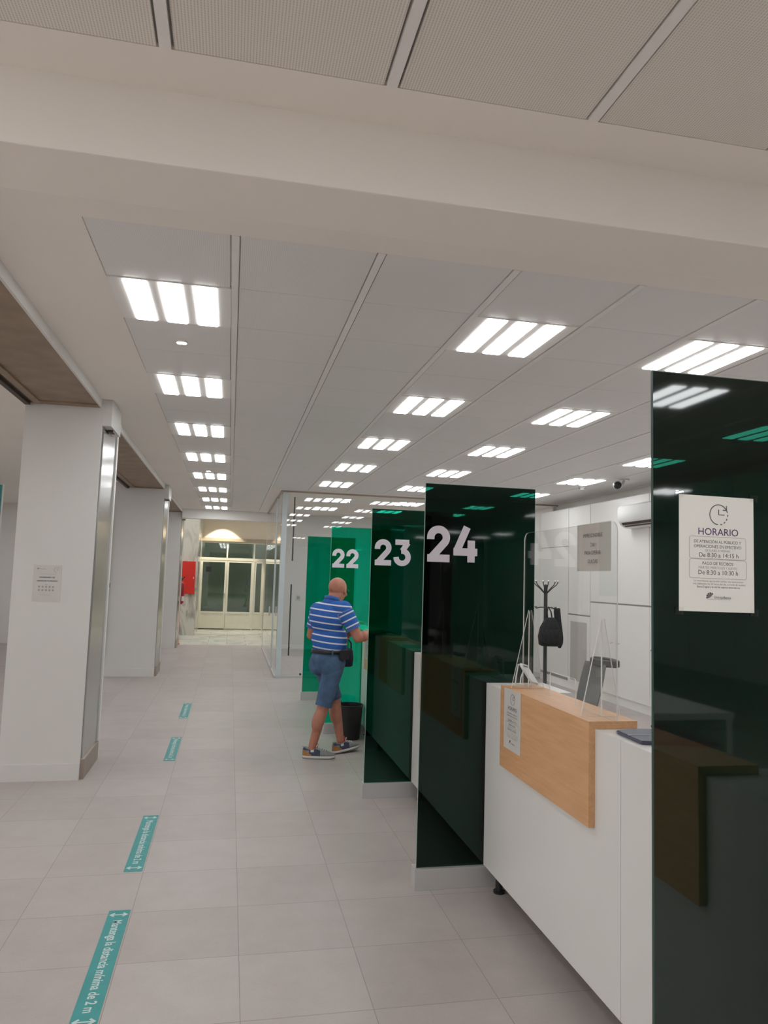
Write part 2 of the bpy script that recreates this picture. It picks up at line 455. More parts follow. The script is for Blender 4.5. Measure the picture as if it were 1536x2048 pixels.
# ceiling: plaster with openings for the panel fields
bm = new()
FX0, FX1, FY0, FY1 = -.667, 5.733, 3.075, 12.255
CX1, CY1 = .58, 16.86
for a, b in (((-6, 1.986), (9.5, FY0)), ((-1.13, FY0), (FX0, 17.4)), ((FX1, FY0), (5.84, FY1)), ((CX1, FY1), (5.84, 17.4)), ((FX0, CY1), (CX1, 17.4)),
             ((-6, FY0), (-1.73, 18)), ((-6, -18), (-1.5, 1.986))):
    box(bm, (*a, HC), (*b, HC+.03))
struct('ceiling', bm, 'ceil_paint', 'warm white plaster ceiling around the metal panel fields', 'ceiling')
bm = new(); bx0, bxs = -.667, .64
for k in range(10):
    x0 = bx0+k*bxs
    j1 = 24 if k < 2 else 16
    for j in range(j1):
        y0 = FY0+j*.597
        y1 = min(y0+.594, FY1 if k >= 2 else CY1)
        if y1-y0 < .05: continue
        box(bm, (x0+.003, y0, HC+.001), (x0+.597, y1, HC+.02))
    s = box(bm, (x0+.603, FY0, HC-.003), (x0+.637, CY1 if k < 2 else FY1, HC+.02), mi=1)
box(bm, (FX0, FY0, HC+.015), (FX1, FY1, HC+.03), mi=2); box(bm, (FX0, FY1, HC+.015), (CX1, CY1, HC+.03), mi=2)
struct('ceiling_panels', bm, ['panel_far', 'strip', 'strip'], 'grey metal ceiling panels beyond the dropped beam', 'ceiling')
bm = new(); nx0 = -.245-.64*2+.02
for k in range(-0, 17):
    x0 = nx0+k*.64
    for j in range(30):
        y1 = 1.986-j*.6
        box(bm, (x0+.004, y1-.597, HC+.001), (x0+.596, y1-.002, HC+.02))
    box(bm, (x0+.604, -16, HC-.004), (x0+.636, 1.982, HC+.02), mi=1)
box(bm, (-1.5, -18, HC+.015), (9.5, 1.986, HC+.03), mi=2)
struct('ceiling_panels_near', bm, ['panel_near', 'strip', 'grey_line'], 'perforated metal ceiling panels in front of the dropped beam', 'ceiling')
bm = new(); box(bm, (-6, 2.17, 2.908), (9.5, 2.45, HC+.02), bev=.006); struct('beam', bm, 'ceil_paint', 'wide white dropped beam crossing the ceiling', 'beam')
bm = new(); box(bm, (-1.13, 17.12, 2.93), (.8, 17.4, HC+.4)); struct('beam_corridor', bm, 'paint', 'white lintel where the corridor meets the entrance lobby', 'beam')
# walls
bm = new(); box(bm, (5.84, 0, 0), (5.99, 24, 3.7)); box(bm, (5.84, -.15, 0), (9.5, 0, HC+.02)); struct('wall_right', bm, 'paint', 'white wall behind the row of cabinets', 'wall')
bm = new(); box(bm, (9.5, -18, 0), (9.65, 0, HC+.02)); struct('wall_right_near', bm, 'paint', 'white side wall of the near hall', 'wall')
bm = new(); box(bm, (-6.15, -18, 0), (-6, -8.2, 3.7)); box(bm, (-6.15, 1.4, 0), (-6, 24, 3.7)); box(bm, (-6.15, -8.2, 0), (-6, 1.4, .45)); box(bm, (-6.15, -8.2, 2.9), (-6, 1.4, 3.7)); struct('wall_left', bm, 'paint', 'white wall of the side hall beyond the pillars', 'wall')
bm = new(); box(bm, (-6, -18.15, 0), (9.5, -18, HC+.02)); struct('wall_back', bm, 'paint', 'white rear wall of the near hall', 'wall')
bm = new(); box(bm, (.8, 17.27, 0), (5.84, 17.4, 3.7)); struct('wall_office', bm, 'cladding', 'white rear wall inside the glazed office', 'wall')
bm = new(); box(bm, (.86, 17.25, 0), (5.84, 17.27, .1)); struct('baseboard_office', bm, 'white', 'white baseboard along the rear wall of the glazed office', 'baseboard')
bm = new(); box(bm, (-6, 17.9, 0), (-1.9, 18.05, 3.7)); struct('wall_side_hall', bm, 'paint', 'pale end wall of the side hall', 'wall')
# lobby
bm = new(); box(bm, (-6, 23, 0), (-.95, 23.15, 3.7)); box(bm, (1.12, 23, 0), (5.84, 23.15, 3.7)); box(bm, (-.95, 23, 2.77), (1.12, 23.15, 3.7))
struct('wall_lobby', bm, 'beige', 'beige wall above and beside the cream entrance door', 'wall')
bm = new(); box(bm, (-6, 17.4, 3.6), (5.84, 24, 3.7)); struct('ceiling_lobby', bm, 'beige', 'ceiling of the entrance lobby', 'ceiling')
bm = new(); box(bm, (-4, 20.7, 0), (-.88, 23, 3.6)); struct('wall_marble', bm, 'marble', 'veined marble pier beside the cream entrance door', 'wall')

# ---- arcade on the left: pillars, stone soffits
def pillar(y0, x0, x1, steel_to, label, cap_to=None):
    t = thing('pillar', label, 'pillar', None, 'structure')
    bm = new(); box(bm, (x0, y0, .0), (x1-.013, y0+.03, HC)); box(bm, (x0, y0+.03, 0), (x1-.03, steel_to, HC)); part('cladding', bm, 'cladding', t)
    bm = new(); box(bm, (x0-.004, y0-.012, 0), (x1-.013, y0, .13)); part('baseboard', bm, 'cladding', t)
    bm = new(); box(bm, (x1-.03, y0+.034, .15), (x1, steel_to-.02, 2.94)); part('steel_cladding', bm, 'steel', t, label='brushed steel side of the pillar')
    bm = new(); box(bm, (x1-.035, y0+.03, .0), (x1-.012, steel_to-.015, 2.94)); part('joint', bm, 'gap', t)
    bm = new(); box(bm, (x1-.03, y0+.02, 0), (x1+.018, steel_to-.02, .16), bev=.003); part('skirting', bm, 'skirt', t, label='bronze coloured metal skirting')
    bm = new(); box(bm, (x1-.03, steel_to-.02, 0), (x1+.012, steel_to+.05, HC)); part('edge_trim', bm, 'white', t)
    bm = new(); box(bm, (x1-.03, y0+.005, 2.912), (x1+.061, (cap_to or y0+.52), HC-.001), bev=.004); part('capital', bm, 'cladding', t, label='white boxed capital under the ceiling')
    bm = new(); box(bm, (x1+.005, y0+.18, 2.895), (x1+.05, y0+.30, 2.914)); part('track_end', bm, 'stone_dark', t)
    return t
p1 = pillar(6.45, -1.73, -1.107, 7.16, 'white boxed pillar with a pinned calendar sheet and steel side'); rebase(p1, (-1.42, 6.8, 0))
p2 = pillar(12.55, -1.93, -1.122, 13.3, 'white boxed pillar with steel side, between the other two pillars'); 
bm = new(); box(bm, (-1.955, 12.5, .30), (-1.905, 12.56, 2.66)); part('guide_rail', bm, 'skirt', p2, label='brown metal guide rail')
bm = new(); box(bm, (-1.94, 12.485, 1.42), (-1.89, 12.5, 1.49)); part('key_switch', bm, 'black', p2)
rebase(p2, (-1.5, 12.9, 0))
p3 = pillar(17.2, -1.9, -1.132, 17.9, 'white boxed pillar beside the fire extinguisher'); rebase(p3, (-1.5, 17.5, 0))
for i, (ya, yb, lb) in enumerate(((2.45, 6.45, 'brown stone soffit in front of the pillar with the calendar sheet'), (7.21, 12.55, 'brown stone soffit between the first and the middle pillar'),
                                  (13.35, 17.2, 'brown stone soffit between the middle and the far pillar'))):
    t = thing('lintel', lb, 'lintel', None, 'structure')
    bm = new(); box(bm, (-1.146, ya, 3.066), (-1.13, yb, HC)); part('plaster_edge', bm, 'cladding', t)
    bm = new(); box(bm, (-1.73, ya, 3.072), (-1.146, yb, HC+.02)); part('stone_slab', bm, 'stone', t, label='brown stone slab')
    bm = new(); box(bm, (-1.66, ya, 3.058), (-1.60, yb, 3.074)); box(bm, (-1.60, yb-.10, 3.062), (-1.146, yb, 3.074)); part('frame_strip', bm, 'stone', t)
    bm = new(); box(bm, (-1.735, ya, 3.045), (-1.695, yb, 3.074)); box(bm, (-1.695, ya, 3.068), (-1.66, yb, 3.074)); part('track', bm, 'stone_dark', t, label='dark shutter track')
    rebase(t, (-1.43, (ya+yb)/2, 3.05))
bm = new(); prism(bm, [(0, 0), (.9, 0), (.9, 1.5), (0, 1.5)], (-4.54, 12.6, 1.5), (1, 0, 0), (0, 0, 1), (0, 1, 0), .03)
po = finish('banner', bm, 'teal'); tag(po, 'teal banner in the side hall, glimpsed past the first pillar', 'banner'); rebase(po, (-4.1, 12.6, 1.5))
bm = new(); box(bm, (-4.6, 12.635, 0), (-3.63, 12.7, 3.02), bev=.005); bs = finish('banner_stand', bm, 'white'); tag(bs, 'white panel carrying the teal banner in the side hall', 'display panel'); rebase(bs, (-4.1, 12.66, 0))

t = thing('window_added', 'unseen window added in the left wall to daylight the near hall', 'window', None, 'structure')  # added out of view so daylight brightens the beam and counter fronts
for k in range(6):
    ya_ = -8.2+1.6*k
    bm = new(); box(bm, (-6.08, ya_+.03, .48), (-6.07, ya_+1.57, 2.87)); part('pane', bm, 'clear', t)
    bm = new(); box(bm, (-6.11, ya_-.03, .45), (-6.04, ya_+.03, 2.9)); part('mullion', bm, 'alu', t)
bm = new(); box(bm, (-6.11, -8.2, .45), (-6.04, 1.4, .48)); box(bm, (-6.11, -8.2, 2.87), (-6.04, 1.4, 2.9)); part('frame', bm, 'alu', t)
rebase(t, (-6.08, -3.4, .45))
# ---- glazed office
t = thing('window_1', 'clear glass partition across the end of the counters', 'glass partition', None, 'structure')
Y0 = 12.45
xs = [.82, 1.96, 3.1, 4.4, 5.84]
for a, b in zip(xs, xs[1:]):
    bm = new(); box(bm, (a+.004, Y0, .03), (b-.004, Y0+.012, HC-.025)); part('glass_pane', bm, 'clear', t)
bm = new(); box(bm, (.82, Y0-.015, HC-.025), (5.84, Y0+.027, HC)); part('head_rail', bm, 'skirt', t, label='thin brown head rail')
bm = new(); box(bm, (.82, Y0-.01, 0), (5.84, Y0+.022, .03)); part('sill_rail', bm, 'alu', t)
bm = new(); box(bm, (.815, Y0-.006, .03), (.90, Y0+.004-.006, HC-.03)); part('corner_film', bm, 'frost', t, label='frosted film strip at the glass corner')
bm = new(); box(bm, (5.74, Y0-.02, 0), (5.80, Y0+.04, HC-.02)); part('end_post', bm, 'alu', t)
rebase(t, (3.3, Y0, 0))
t = thing('window_2', 'glass wall of the office along the corridor', 'glass partition', None, 'structure')
ys = [12.45, 13.55, 14.75, 16.1, 17.27]
for a, b in zip(ys, ys[1:]):
    bm = new(); box(bm, (.80, a+.004, .03), (.812, b-.004, HC-.025)); part('glass_pane', bm, 'clear', t)
bm = new(); box(bm, (.785, 12.44, HC-.025), (.83, 17.27, HC)); part('head_rail', bm, 'skirt', t)
bm = new(); box(bm, (.79, 12.44, 0), (.822, 17.27, .03)); part('sill_rail', bm, 'alu', t)
bm = new(); box(bm, (.786, 13.52, .03), (.80, 13.62, HC-.03)); part('door_stile', bm, 'frost', t)
bm = new(); cyl(bm, (.74, 13.75, .95), (.74, 13.75, 1.12), .012); cyl(bm, (.74, 13.75, 1.0), (.80, 13.75, 1.0), .008); part('door_handle', bm, 'chrome', t, 'auto')
rebase(t, (.8, 14.8, 0))
t = thing('door_pull', 'long split bar handle inside the glass corner of the office', 'door handle')
bm = new(); cyl(bm, (1.03, 12.60, 1.95), (1.03, 12.60, 3.05), .012, n=10); cyl(bm, (1.03, 12.60, .35), (1.03, 12.60, 1.55), .012, n=10); part('bar', bm, 'dark_grey', t, 'auto')
bm = new()
for z in (2.1, 2.9, .5, 1.4):
    bm = new(); cyl(bm, (1.03, 12.46, z), (1.03, 12.60, z), .008, n=8); part('standoff', bm, 'dark_grey', t, 'auto')
rebase(t, (1.03, 12.60, 0.35))
t = thing('light_switch', 'square grey switch plate on the rear wall of the glazed office', 'switch')
bm = new(); box(bm, (1.53, 17.255, 1.13), (1.64, 17.27, 1.25), bev=.003); part('plate', bm, 'alu', t)
bm = new(); box(bm, (1.555, 17.25, 1.155), (1.583, 17.256, 1.225)); box(bm, (1.587, 17.25, 1.155), (1.615, 17.256, 1.225)); part('rocker', bm, 'ink_soft', t)
rebase(t, (1.585, 17.27, 1.13))
t = thing('door_stop', 'small round stop fixed low on the office glass', 'door stop')
bm = new(); cyl(bm, (1.226, 12.42, .06), (1.226, 12.45, .06), .018); part('disc', bm, 'dark_grey', t, 'auto'); rebase(t, (1.226, 12.44, .04))

LOBBY_FILL = []
# ---- entrance door in the lobby
def P23(X, Yp): return None
t = thing('door_1', 'cream glazed double door with transom at the end of the corridor', 'door', None, 'structure')
yd = 23.0
bm = new(); box(bm, (-.95, yd-.12, 2.68), (1.12, yd, 2.78)); box(bm, (1.04, yd-.12, 0), (1.12, yd, 2.68)); box(bm, (-.95, yd-.12, 0), (-.90, yd, 2.68)); part('outer_frame', bm, 'brown_frame', t, label='brown outer frame')
bm = new(); box(bm, (-.90, yd-.04, 2.10), (1.04, yd+.03, 2.18)); box(bm, (-.90, yd-.04, 2.63), (1.04, yd+.03, 2.68))
for x in (-.115, .70): box(bm, (x-.022, yd-.05, 2.18), (x+.022, yd+.03, 2.63))
box(bm, (.685, yd-.05, 0), (.725, yd+.03, 2.10)); box(bm, (-.90, yd-.04, 0), (-.88, yd+.03, 2.1)); box(bm, (1.0, yd-.04, 0), (1.04, yd+.03, 2.1)); part('inner_frame', bm, 'cream', t)
def leaf(xa, xb, nm):
    l = None
    bm = new(); box(bm, (xa, yd-.03, .03), (xa+.055, yd+.01, 2.10)); box(bm, (xb-.055, yd-.03, .03), (xb, yd+.01, 2.10))
    box(bm, (xa+.055, yd-.03, 2.04), (xb-.055, yd+.01, 2.10)); box(bm, (xa+.055, yd-.03, .48), (xb-.055, yd+.01, .54))
    box(bm, (xa+.055, yd-.015, .03), (xb-.055, yd+.005, .48)); l = part('door_leaf', bm, 'cream', t)
    bm = new(); box(bm, (xa+.055, yd-.012, .54), (xb-.055, yd-.004, 2.04)); part('pane', bm, 'door_glass', l)
    return l
l1 = leaf(-.88, -.11, 'a'); l2 = leaf(-.10, .685, 'b'); l3 = leaf(.725, 1.0, 'c')
bm = new(); cyl(bm, (-.145, yd-.07, .98), (-.145, yd-.03, .98), .012); cyl(bm, (-.145, yd-.07, .98), (-.145, yd-.07, 1.10), .010); part('handle', bm, 'chrome', l1, 'auto')
for xa, xb in ((-.90, -.137), (-.093, .678), (.722, 1.04)):
    bm = new(); box(bm, (xa, yd-.012, 2.18), (xb, yd-.004, 2.63)); part('transom_pane', bm, 'door_glass', t)
bm = new(); box(bm, (-.88, yd-.02, 0), (-.12, yd+.0, .03)); part('threshold_gap', bm, 'gap', t)
rebase(t, (.08, 23, 0))
bm = new(); box(bm, (-.73, yd-.02, 1.74), (-.58, yd-.0125, 1.90)); sg = finish('door_notice', bm, 'black'); tag(sg, 'small black square notice on the left leaf of the cream door', 'notice'); rebase(sg, (-.655, yd-.015, 1.74))
bm = new(); box(bm, (-3, 23.9, 0), (3, 24, 3.6)); struct('wall_street', bm, mat('dusky_grey_wall', (.34, .40, .36), .6), 'dim wall beyond the glass of the entrance door', 'wall')
for x, y in [(a_, b_) for a_ in (-2.4, -1.2, .0, 1.2, 2.4, 3.6) for b_ in (17.8, 19.2, 20.6)] + [(-.5, 23.25), (1.2, 23.25)]: LOBBY_FILL.append((x, y))  # lamps added out of view to brighten the lobby and behind its door
t = thing('ceiling_spot', 'small lit spotlight in front of the cream entrance door', 'spotlight')
bm = new(); cyl(bm, (-.28, 22.30, 3.6), (-.28, 22.30, 3.52), .05, n=16); part('housing', bm, 'white', t, 'auto')
bm = new(); cyl(bm, (-.28, 22.30, 3.522), (-.28, 22.30, 3.512), .04, n=16); part('lens', bm, 'spot', t)
rebase(t, (-.28, 22.30, 3.52))
ld = bpy.data.lights.new('spot_light', 'SPOT'); ld.energy = 170; ld.color = (1, .90, .72); ld.spot_size = R(78); ld.spot_blend = .25; ld.shadow_soft_size = .04
lo = bpy.data.objects.new('spot_light', ld); COL.objects.link(lo); lo.parent = t; lo.location = (0, 0, -.03)
lo.rotation_euler = (R(20), 0, 0)

# ================================================================== CEILING LIGHTS
def make_light():
    t = thing('ceiling_light', 'x', 'ceiling light', 'recessed three-strip ceiling lights')
    bm = new(); box(bm, (-.3, 0, -.004), (.3, .597, .012)); part('housing', bm, 'lamp_frame', t)
    for k in (-1, 0, 1):
        bm = new(); prism(bm, rrect(.112, .585, .012, 4), (k*.170-.056, .006, -.0045), (1, 0, 0), (0, 1, 0), (0, 0, -1), .004)
        part('diffuser', bm, 'lamp', t)
    return t
ORD = ['first', 'second', 'third', 'fourth', 'fifth', 'sixth', 'seventh', 'eighth', 'ninth']
L0 = make_light(); first = [True]
def place(x, y, label, z=HC):
    if first[0]: o = L0; first[0] = False; o.location = (x, y, z); o['label'] = label
    else: o = dup(L0, (x, y, z), label)
    return o
rows = [3.682+1.791*i for i in range(9)]
for i in range(8): place(-.365, 3.675+1.779*i, f'three-strip ceiling light above the aisle beside the pillars, {ORD[i]} from the beam')
for x, nm in ((1.543, 'above the numbered green panels'), (2.82, 'between the panels and the cabinets'), (4.76, 'nearest the white cabinets')):
    for i in range(5): place(x, 3.69+1.81*i, f'three-strip ceiling light in the row {nm}, {ORD[i]} from the beam')
for x, nm in ((1.9, 'nearest the corridor'), (3.3, 'in the middle'), (4.7, 'by the wall')):
    for i in range(2): place(x, 13.3+1.8*i, f'ceiling light inside the glazed office {nm}, {("front", "rear")[i]} row')
NEAR = [(3.25, -1.7), (6.4, -6.7), (6.4, -13), (8.0, -15), (8.0, -13)]
NEAR += [(3.25, .3), (4.5, .3), (4.5, -1.4), (5.8, .3), (5.8, -1.4), (-2.4, -3.2), (-2.4, -5)]  # unseen lamps added to brighten the beam and nearby faces
NEAR += [(.7, .3-1.8*i) for i in range(4)] + [(-1.16, .3-1.8*i) for i in range(4)] + [(2.5, -1.5), (2.5, -3.3), (-.22, -.5), (-.22, -2.3)]  # more added lamps, lifting bounce light on the near floor and ceiling
for x, y in NEAR: place(x, y, 'three-strip ceiling light in the near hall, on the viewer\'s side of the beam')
for x, y in LOBBY_FILL: place(x, y, 'unseen three-strip light added to brighten the lobby and its door glass', 3.6)
for x, y in [(-3.4, q) for q in (-4, -2, 0, 2.2, 4.2, 6.4, 8.6, 16)] + [(-4.9, q) for q in (-3, 0, 2.4, 4.6, 6.4, 8.6, 10.8, 15)] + [(-2.5, 13.2), (-2.4, 2.4), (-2.4, .4)]:  # fill lamps added out of view to light the counter fronts from the left
    place(x, y, 'unseen three-strip light added to brighten the side hall beyond the pillars')

t = thing('emergency_light', 'tiny bright emergency light below the first aisle ceiling light', 'emergency light', 'small ceiling emergency lights')
bm = new(); cyl(bm, (0, 0, 0), (0, 0, -.012), .035, n=20); part('housing', bm, 'white_gloss', t, 'auto')
bm = new(); cyl(bm, (-.012, 0, -.012), (-.012, 0, -.016), .014, n=14); cyl(bm, (.016, 0, -.012), (.016, 0, -.016), .014, n=14); part('lens', bm, 'spot', t)
t.location = (-.368, 4.63, HC)
dup(t, (-.37, 10.5, HC), 'tiny bright emergency light beside the fifth aisle ceiling light')

# ================================================================== GREEN PANELS
def panel(y, m, num, label, X0=1.085, X1=1.76, top=2.256, nx=0, edge='green_edge'):
    t = thing('partition_panel', label, 'partition', 'tall green glass partition panels')
    bm = new(); r = box(bm, (X0, y, .112), (X1, y+.007, top))
    g = part('glass_sheet', bm, m, t)
    bm = new()
    box(bm, (X0-.0022, y-.0005, .112), (X0-.0002, y+.0075, top)); box(bm, (X0-.002, y, top+.0002), (X1, y+.007, top+.002)); box(bm, (X1+.0002, y, .112), (X1+.0022, y+.007, top))
    part('polished_edge', bm, edge, t)
    bm = new(); box(bm, (X0-.014, y-.025, 0), (X1, y+.06, .112), bev=.002); part('base', bm, 'alu', t, label='satin metal plinth')
    if num:
        bm = new(); digits(bm, num, nx or X0+.012, y-.0005, 1.803, .212, .158); part('number', bm, 'number', t, label='white number %s' % num)
    rebase(t, (X0, y, 0)); return t
panel(1.735, 'green25', None, 'dark green glass partition in front with the HORARIO notice', top=2.276, edge='dark_edge')
panel(4.064, 'green24', '24', 'dark green glass partition bearing the white number 24', nx=1.096)
panel(5.747, 'green23', '23', 'dark green glass partition bearing the white number 23', X0=1.095, X1=1.77, nx=1.12)
panel(8.08, 'green22', '22', 'bright green glass partition bearing the white number 22', X0=1.085, X1=1.76, nx=1.098)
panel(10.25, 'green21', None, 'plain green glass partition farthest back, behind the panel numbered 22', X0=1.045, X1=1.72)

# ================================================================== COUNTERS
def counter(ya, yb, label, wa, wb, wing):
    """ya near end, yb far end; wa..wb the raised beech transaction shelf; wing the near desk return"""
    t = thing('service_counter', label, 'counter', 'white service counters')
    bm = new(); box(bm, (1.473, ya, .115), (1.66, ya+.80, 1.12)); box(bm, (1.473, ya+.803, .115), (1.66, yb, 1.12)); part('body', bm, 'white', t)
    xe = 2.35 if wing else 1.74
    bm = new(); box(bm, (1.6605, ya, 1.09), (xe, wing or ya+.5, 1.12)); part('worktop', bm, 'white', t)
    bm = new(); box(bm, (1.6605, wb-.07, 1.09), (1.82 if wing else 1.74, yb, 1.12)); part('worktop', bm, 'white', t)
    bm = new(); box(bm, (xe-.04, ya, 0), (xe-.01, wing or ya+.5, 1.09)); part('end_leg', bm, 'white', t)
    bm = new(); box(bm, (1.445, wa, .735), (1.4725, wb, 1.15)); part('front_panel', bm, 'wood', t, label='beech front panel')
    bm = new(); box(bm, (1.4726, wa, 1.1205), (1.66, wb, 1.15)); part('shelf', bm, 'wood', t, label='beech transaction shelf')
    bm = new(); box(bm, (1.58, ya+.03, .03), (1.65, yb-.05, .115)); part('plinth', bm, 'gap', t)
    for y in (ya+.1, yb-.10):
        bm = new(); cyl(bm, (1.53, y, 0), (1.53, y, .115), .02, n=14); cyl(bm, (1.53, y, 0), (1.53, y, .012), .032, n=14); part('foot', bm, 'black', t, 'auto')
    rebase(t, (1.56, (ya+yb)/2, 0)); return t
counter(1.775, 4.058, 'white service counter with beech shelf between the front panel and panel 24', 2.775, 3.76, 2.73)
counter(4.13, 5.742, 'white service counter between panel 24 and panel 23', 4.5, 5.45, 0)
counter(5.825, 8.076, 'white service counter at which the man in the striped polo stands', 6.75, 7.78, 0)
counter(8.15, 10.24, 'white service counter between panel 22 and the farthest green panel', 9.0, 9.95, 0)
counter(-.65, 1.70, 'white service counter on the near side of the front panel', .42, 1.40, .38)

# ================================================================== SHEETS OF PAPER
def fan(bm, o, u, v, r, n=5):
    o, u, v = Vector(o), Vector(u), Vector(v)
    for k in range(n):
        a0 = R(200-k*38/1.2); a1 = a0-R(26)
        quad2(bm, [o, o+u*r*math.cos(a0)+v*r*math.sin(a0), o+u*r*1.06*math.cos((a0+a1)/2)+v*r*1.06*math.sin((a0+a1)/2), o+u*r*math.cos(a1)+v*r*math.sin(a1)])
def horario(o, u, v, n, W, H, label, m='paper'):
    """o: lower left corner of the sheet"""
    o, u, v, n = Vector(o), Vector(u), Vector(v), Vector(n)
    t = thing('hours_notice', label, 'notice', 'opening hours notices')
    bm = new(); prism(bm, [(0, 0), (W, 0), (W, H), (0, H)], o, u, v, n, .0012); part('sheet', bm, m, t)
    e = n*.0018
    def at(a, b): return o+u*W*a+v*H*(1-b)+e
    ink = new(); soft = new(); pur = new(); clk = new(); logo = new()
    r = .12*W; c = at(.525, .16)
    for seg in (arc(0, 0, r, -95, -330, 22),): stroke(clk, seg, .011*W, c, u, v, n, .0002)
    for a in (20, -3, -27, -50, -74): stroke(clk, arc(0, 0, r, a-6, a+6, 3), .011*W, c, u, v, n, .0002)
    stroke(clk, [(-.0*W, .062*W), (0, 0), (.08*W, 0)], .010*W, c, u, v, n, .0002)
    stroke(clk, [(.055*W, .058*W), (.105*W, .058*W), (.105*W, .112*W)], .011*W, c, u, v, n, .0002)
    text_bm(pur, 'HORARIO', at(.52, .34), u, v, width=.535*W, height=.060*H, bold=.004)
    def fr(a0, b0, a1, b1):
        pts = rrect((a1-a0)*W, (b1-b0)*H, .028*W, 4); pts.append(pts[0]); fb = new(); stroke(fb, pts, .0035*W, at(a0, b1), u, v, n, .0002); part('frame_line', fb, 'ink_soft', t)
    fr(.13, .355, .89, .545); fr(.13, .552, .895, .715)
    hd = new(); text_bm(hd, 'DE ATENCIÓN AL PÚBLICO Y', at(.51, .41), u, v, width=.63*W)
    text_bm(hd, 'OPERACIONES EN EFECTIVO', at(.51, .452), u, v, width=.635*W); part('service_text', hd, 'ink', t)
    hb = new(); text_bm(hb, 'DE LUNES A VIERNES', at(.51, .484), u, v, width=.335*W); part('days_text', hb, 'ink_soft', t)
    hb = new(); text_bm(hb, 'De 8:30 a 14:15 h', at(.525, .532), u, v, width=.525*W); part('hours_text', hb, 'ink', t)
    hb = new(); text_bm(hb, 'PAGO DE RECIBOS', at(.51, .598), u, v, width=.41*W); part('service_text', hb, 'ink', t)
    hb = new(); text_bm(hb, 'MARTES, MIÉRCOLES Y JUEVES', at(.51, .632), u, v, width=.51*W); part('days_text', hb, 'ink_soft', t)
    text_bm(ink, 'De 8:30 a 10:30 h', at(.515, .682), u, v, width=.53*W)
    text_bm(soft, 'Le recordamos que puede realizar sus operaciones', at(.52, .745), u, v, width=.66*W)
    text_bm(soft, 'más habituales las 24 horas del día, a través de nuestra', at(.53, .77), u, v, width=.70*W)
    hb = new(); text_bm(hb, 'Banca Digital y la red de cajeros automáticos', at(.52, .795), u, v, width=.57*W); part('fine_print', hb, 'ink', t)
    text_bm(logo, 'Unicaja', at(.52, .885), u, v, width=.125*W); text_bm(logo, 'Banco', at(.635, .885), u, v, width=.095*W, bold=.01)
    stroke(logo, [(0, 0), (.31*W, 0)], .002*W, at(.37, .893), u, v, n, .0002)
    fan(logo, at(.41, .876), u, v, .055*W)
    if m == 'paper':
        for a_, b_ in ((.0, .0), (1, .0), (.0, 1), (1, 1)):
            tb = new(); prism(tb, [(-.012, -.008), (.012, -.010), (.013, .009), (-.011, .010)], at(a_, b_)+n*.0003, u, v, n, .0003); part('tape', tb, 'acrylic', t)
    part('clock_icon', clk, 'ink', t); part('logo', logo, 'ink', t); part('hours_text', ink, 'ink', t); part('fine_print', soft, 'ink_soft', t); part('heading', pur, 'ink_purple', t, label='purple heading reading HORARIO')
    rebase(t, o); return t
a = R(-.4); U = Vector((math.cos(a), 0, math.sin(a))); V = Vector((-math.sin(a), 0, math.cos(a)))
t = horario((1.158, 1.7345, 1.639), U, V, (0, -1, 0), .2255, .309, 'large HORARIO notice taped to the front dark green panel')
horario((1.4446, 3.702, .845), (0, -1, 0), (0, 0, 1), (-1, 0, 0), .222, .305, 'HORARIO notice taped to the beech front of the nearest counter', 'paper_dim')
horario((1.4446, 7.74, .845), (0, -1, 0), (0, 0, 1), (-1, 0, 0), .222, .305, 'HORARIO notice on the beech front beside the man', 'paper_dim')
# calendar sheet on the pillar
def calendar():
    t = thing('calendar_notice', 'grey sleeved pension calendar sheet on the first white pillar', 'notice')
    W, H = .215, .30; o = Vector((-1.572, 6.4485, 1.425)); u = Vector((1, 0, 0)); v = Vector((0, 0, 1)); n = Vector((0, -1, 0))
    bm = new(); prism(bm, [(0, 0), (W, 0), (W, H), (0, H)], o, u, v, n, .0012); part('sheet', bm, 'paper_dim', t)
    def at(a, b): return o+u*W*a+v*H*(1-b)+n*.0018
    ink = new(); soft = new(); grid = new(); logo = new(); clk = new()
    text_bm(ink, 'CALENDARIO DE', at(.49, .355), u, v, width=.56*W, bold=.02); text_bm(ink, 'ABONO DE TU PENSIÓN', at(.5, .45), u, v, width=.74*W, bold=.02)
    text_bm(soft, 'CONSULTA LAS FECHAS DE INGRESO', at(.52, .255), u, v, width=.6*W); yr = new(); text_bm(yr, '2023', at(.48, .545), u, v, width=.09*W); part('year_text', yr, 'ink_soft', t)
    text_bm(logo, 'Unicaja Banco', at(.33, .12), u, v, width=.21*W); fan(logo, at(.17, .115), u, v, .04*W)
    c = at(.83, .13); stroke(clk, arc(0, 0, .1*W, -95, -330, 18), .012*W, c, u, v, n, .0002); stroke(clk, [(0, .05*W), (0, 0), (.06*W, 0)], .014*W, c, u, v, n, .0002)
    for r_ in range(2):
        for k in range(5):
            p = at(.2+.125*k, .62+.09*r_); prism(grid, [(0, 0), (.065*W, 0), (.065*W, .05*H), (0, .05*H)], p, u, v, n, .0002)
    inf = new(); text_bm(inf, 'Información en tu oficina', at(.45, .825), u, v, width=.36*W); part('fine_print', inf, 'ink_soft', t)
    part('print', ink, 'ink_dark', t); part('date_grid', grid, 'ink_soft', t); part('logo', logo, 'ink', t); part('clock_icon', clk, 'ink_soft', t); part('fine_print', soft, 'ink_soft', t); rebase(t, o)
calendar()
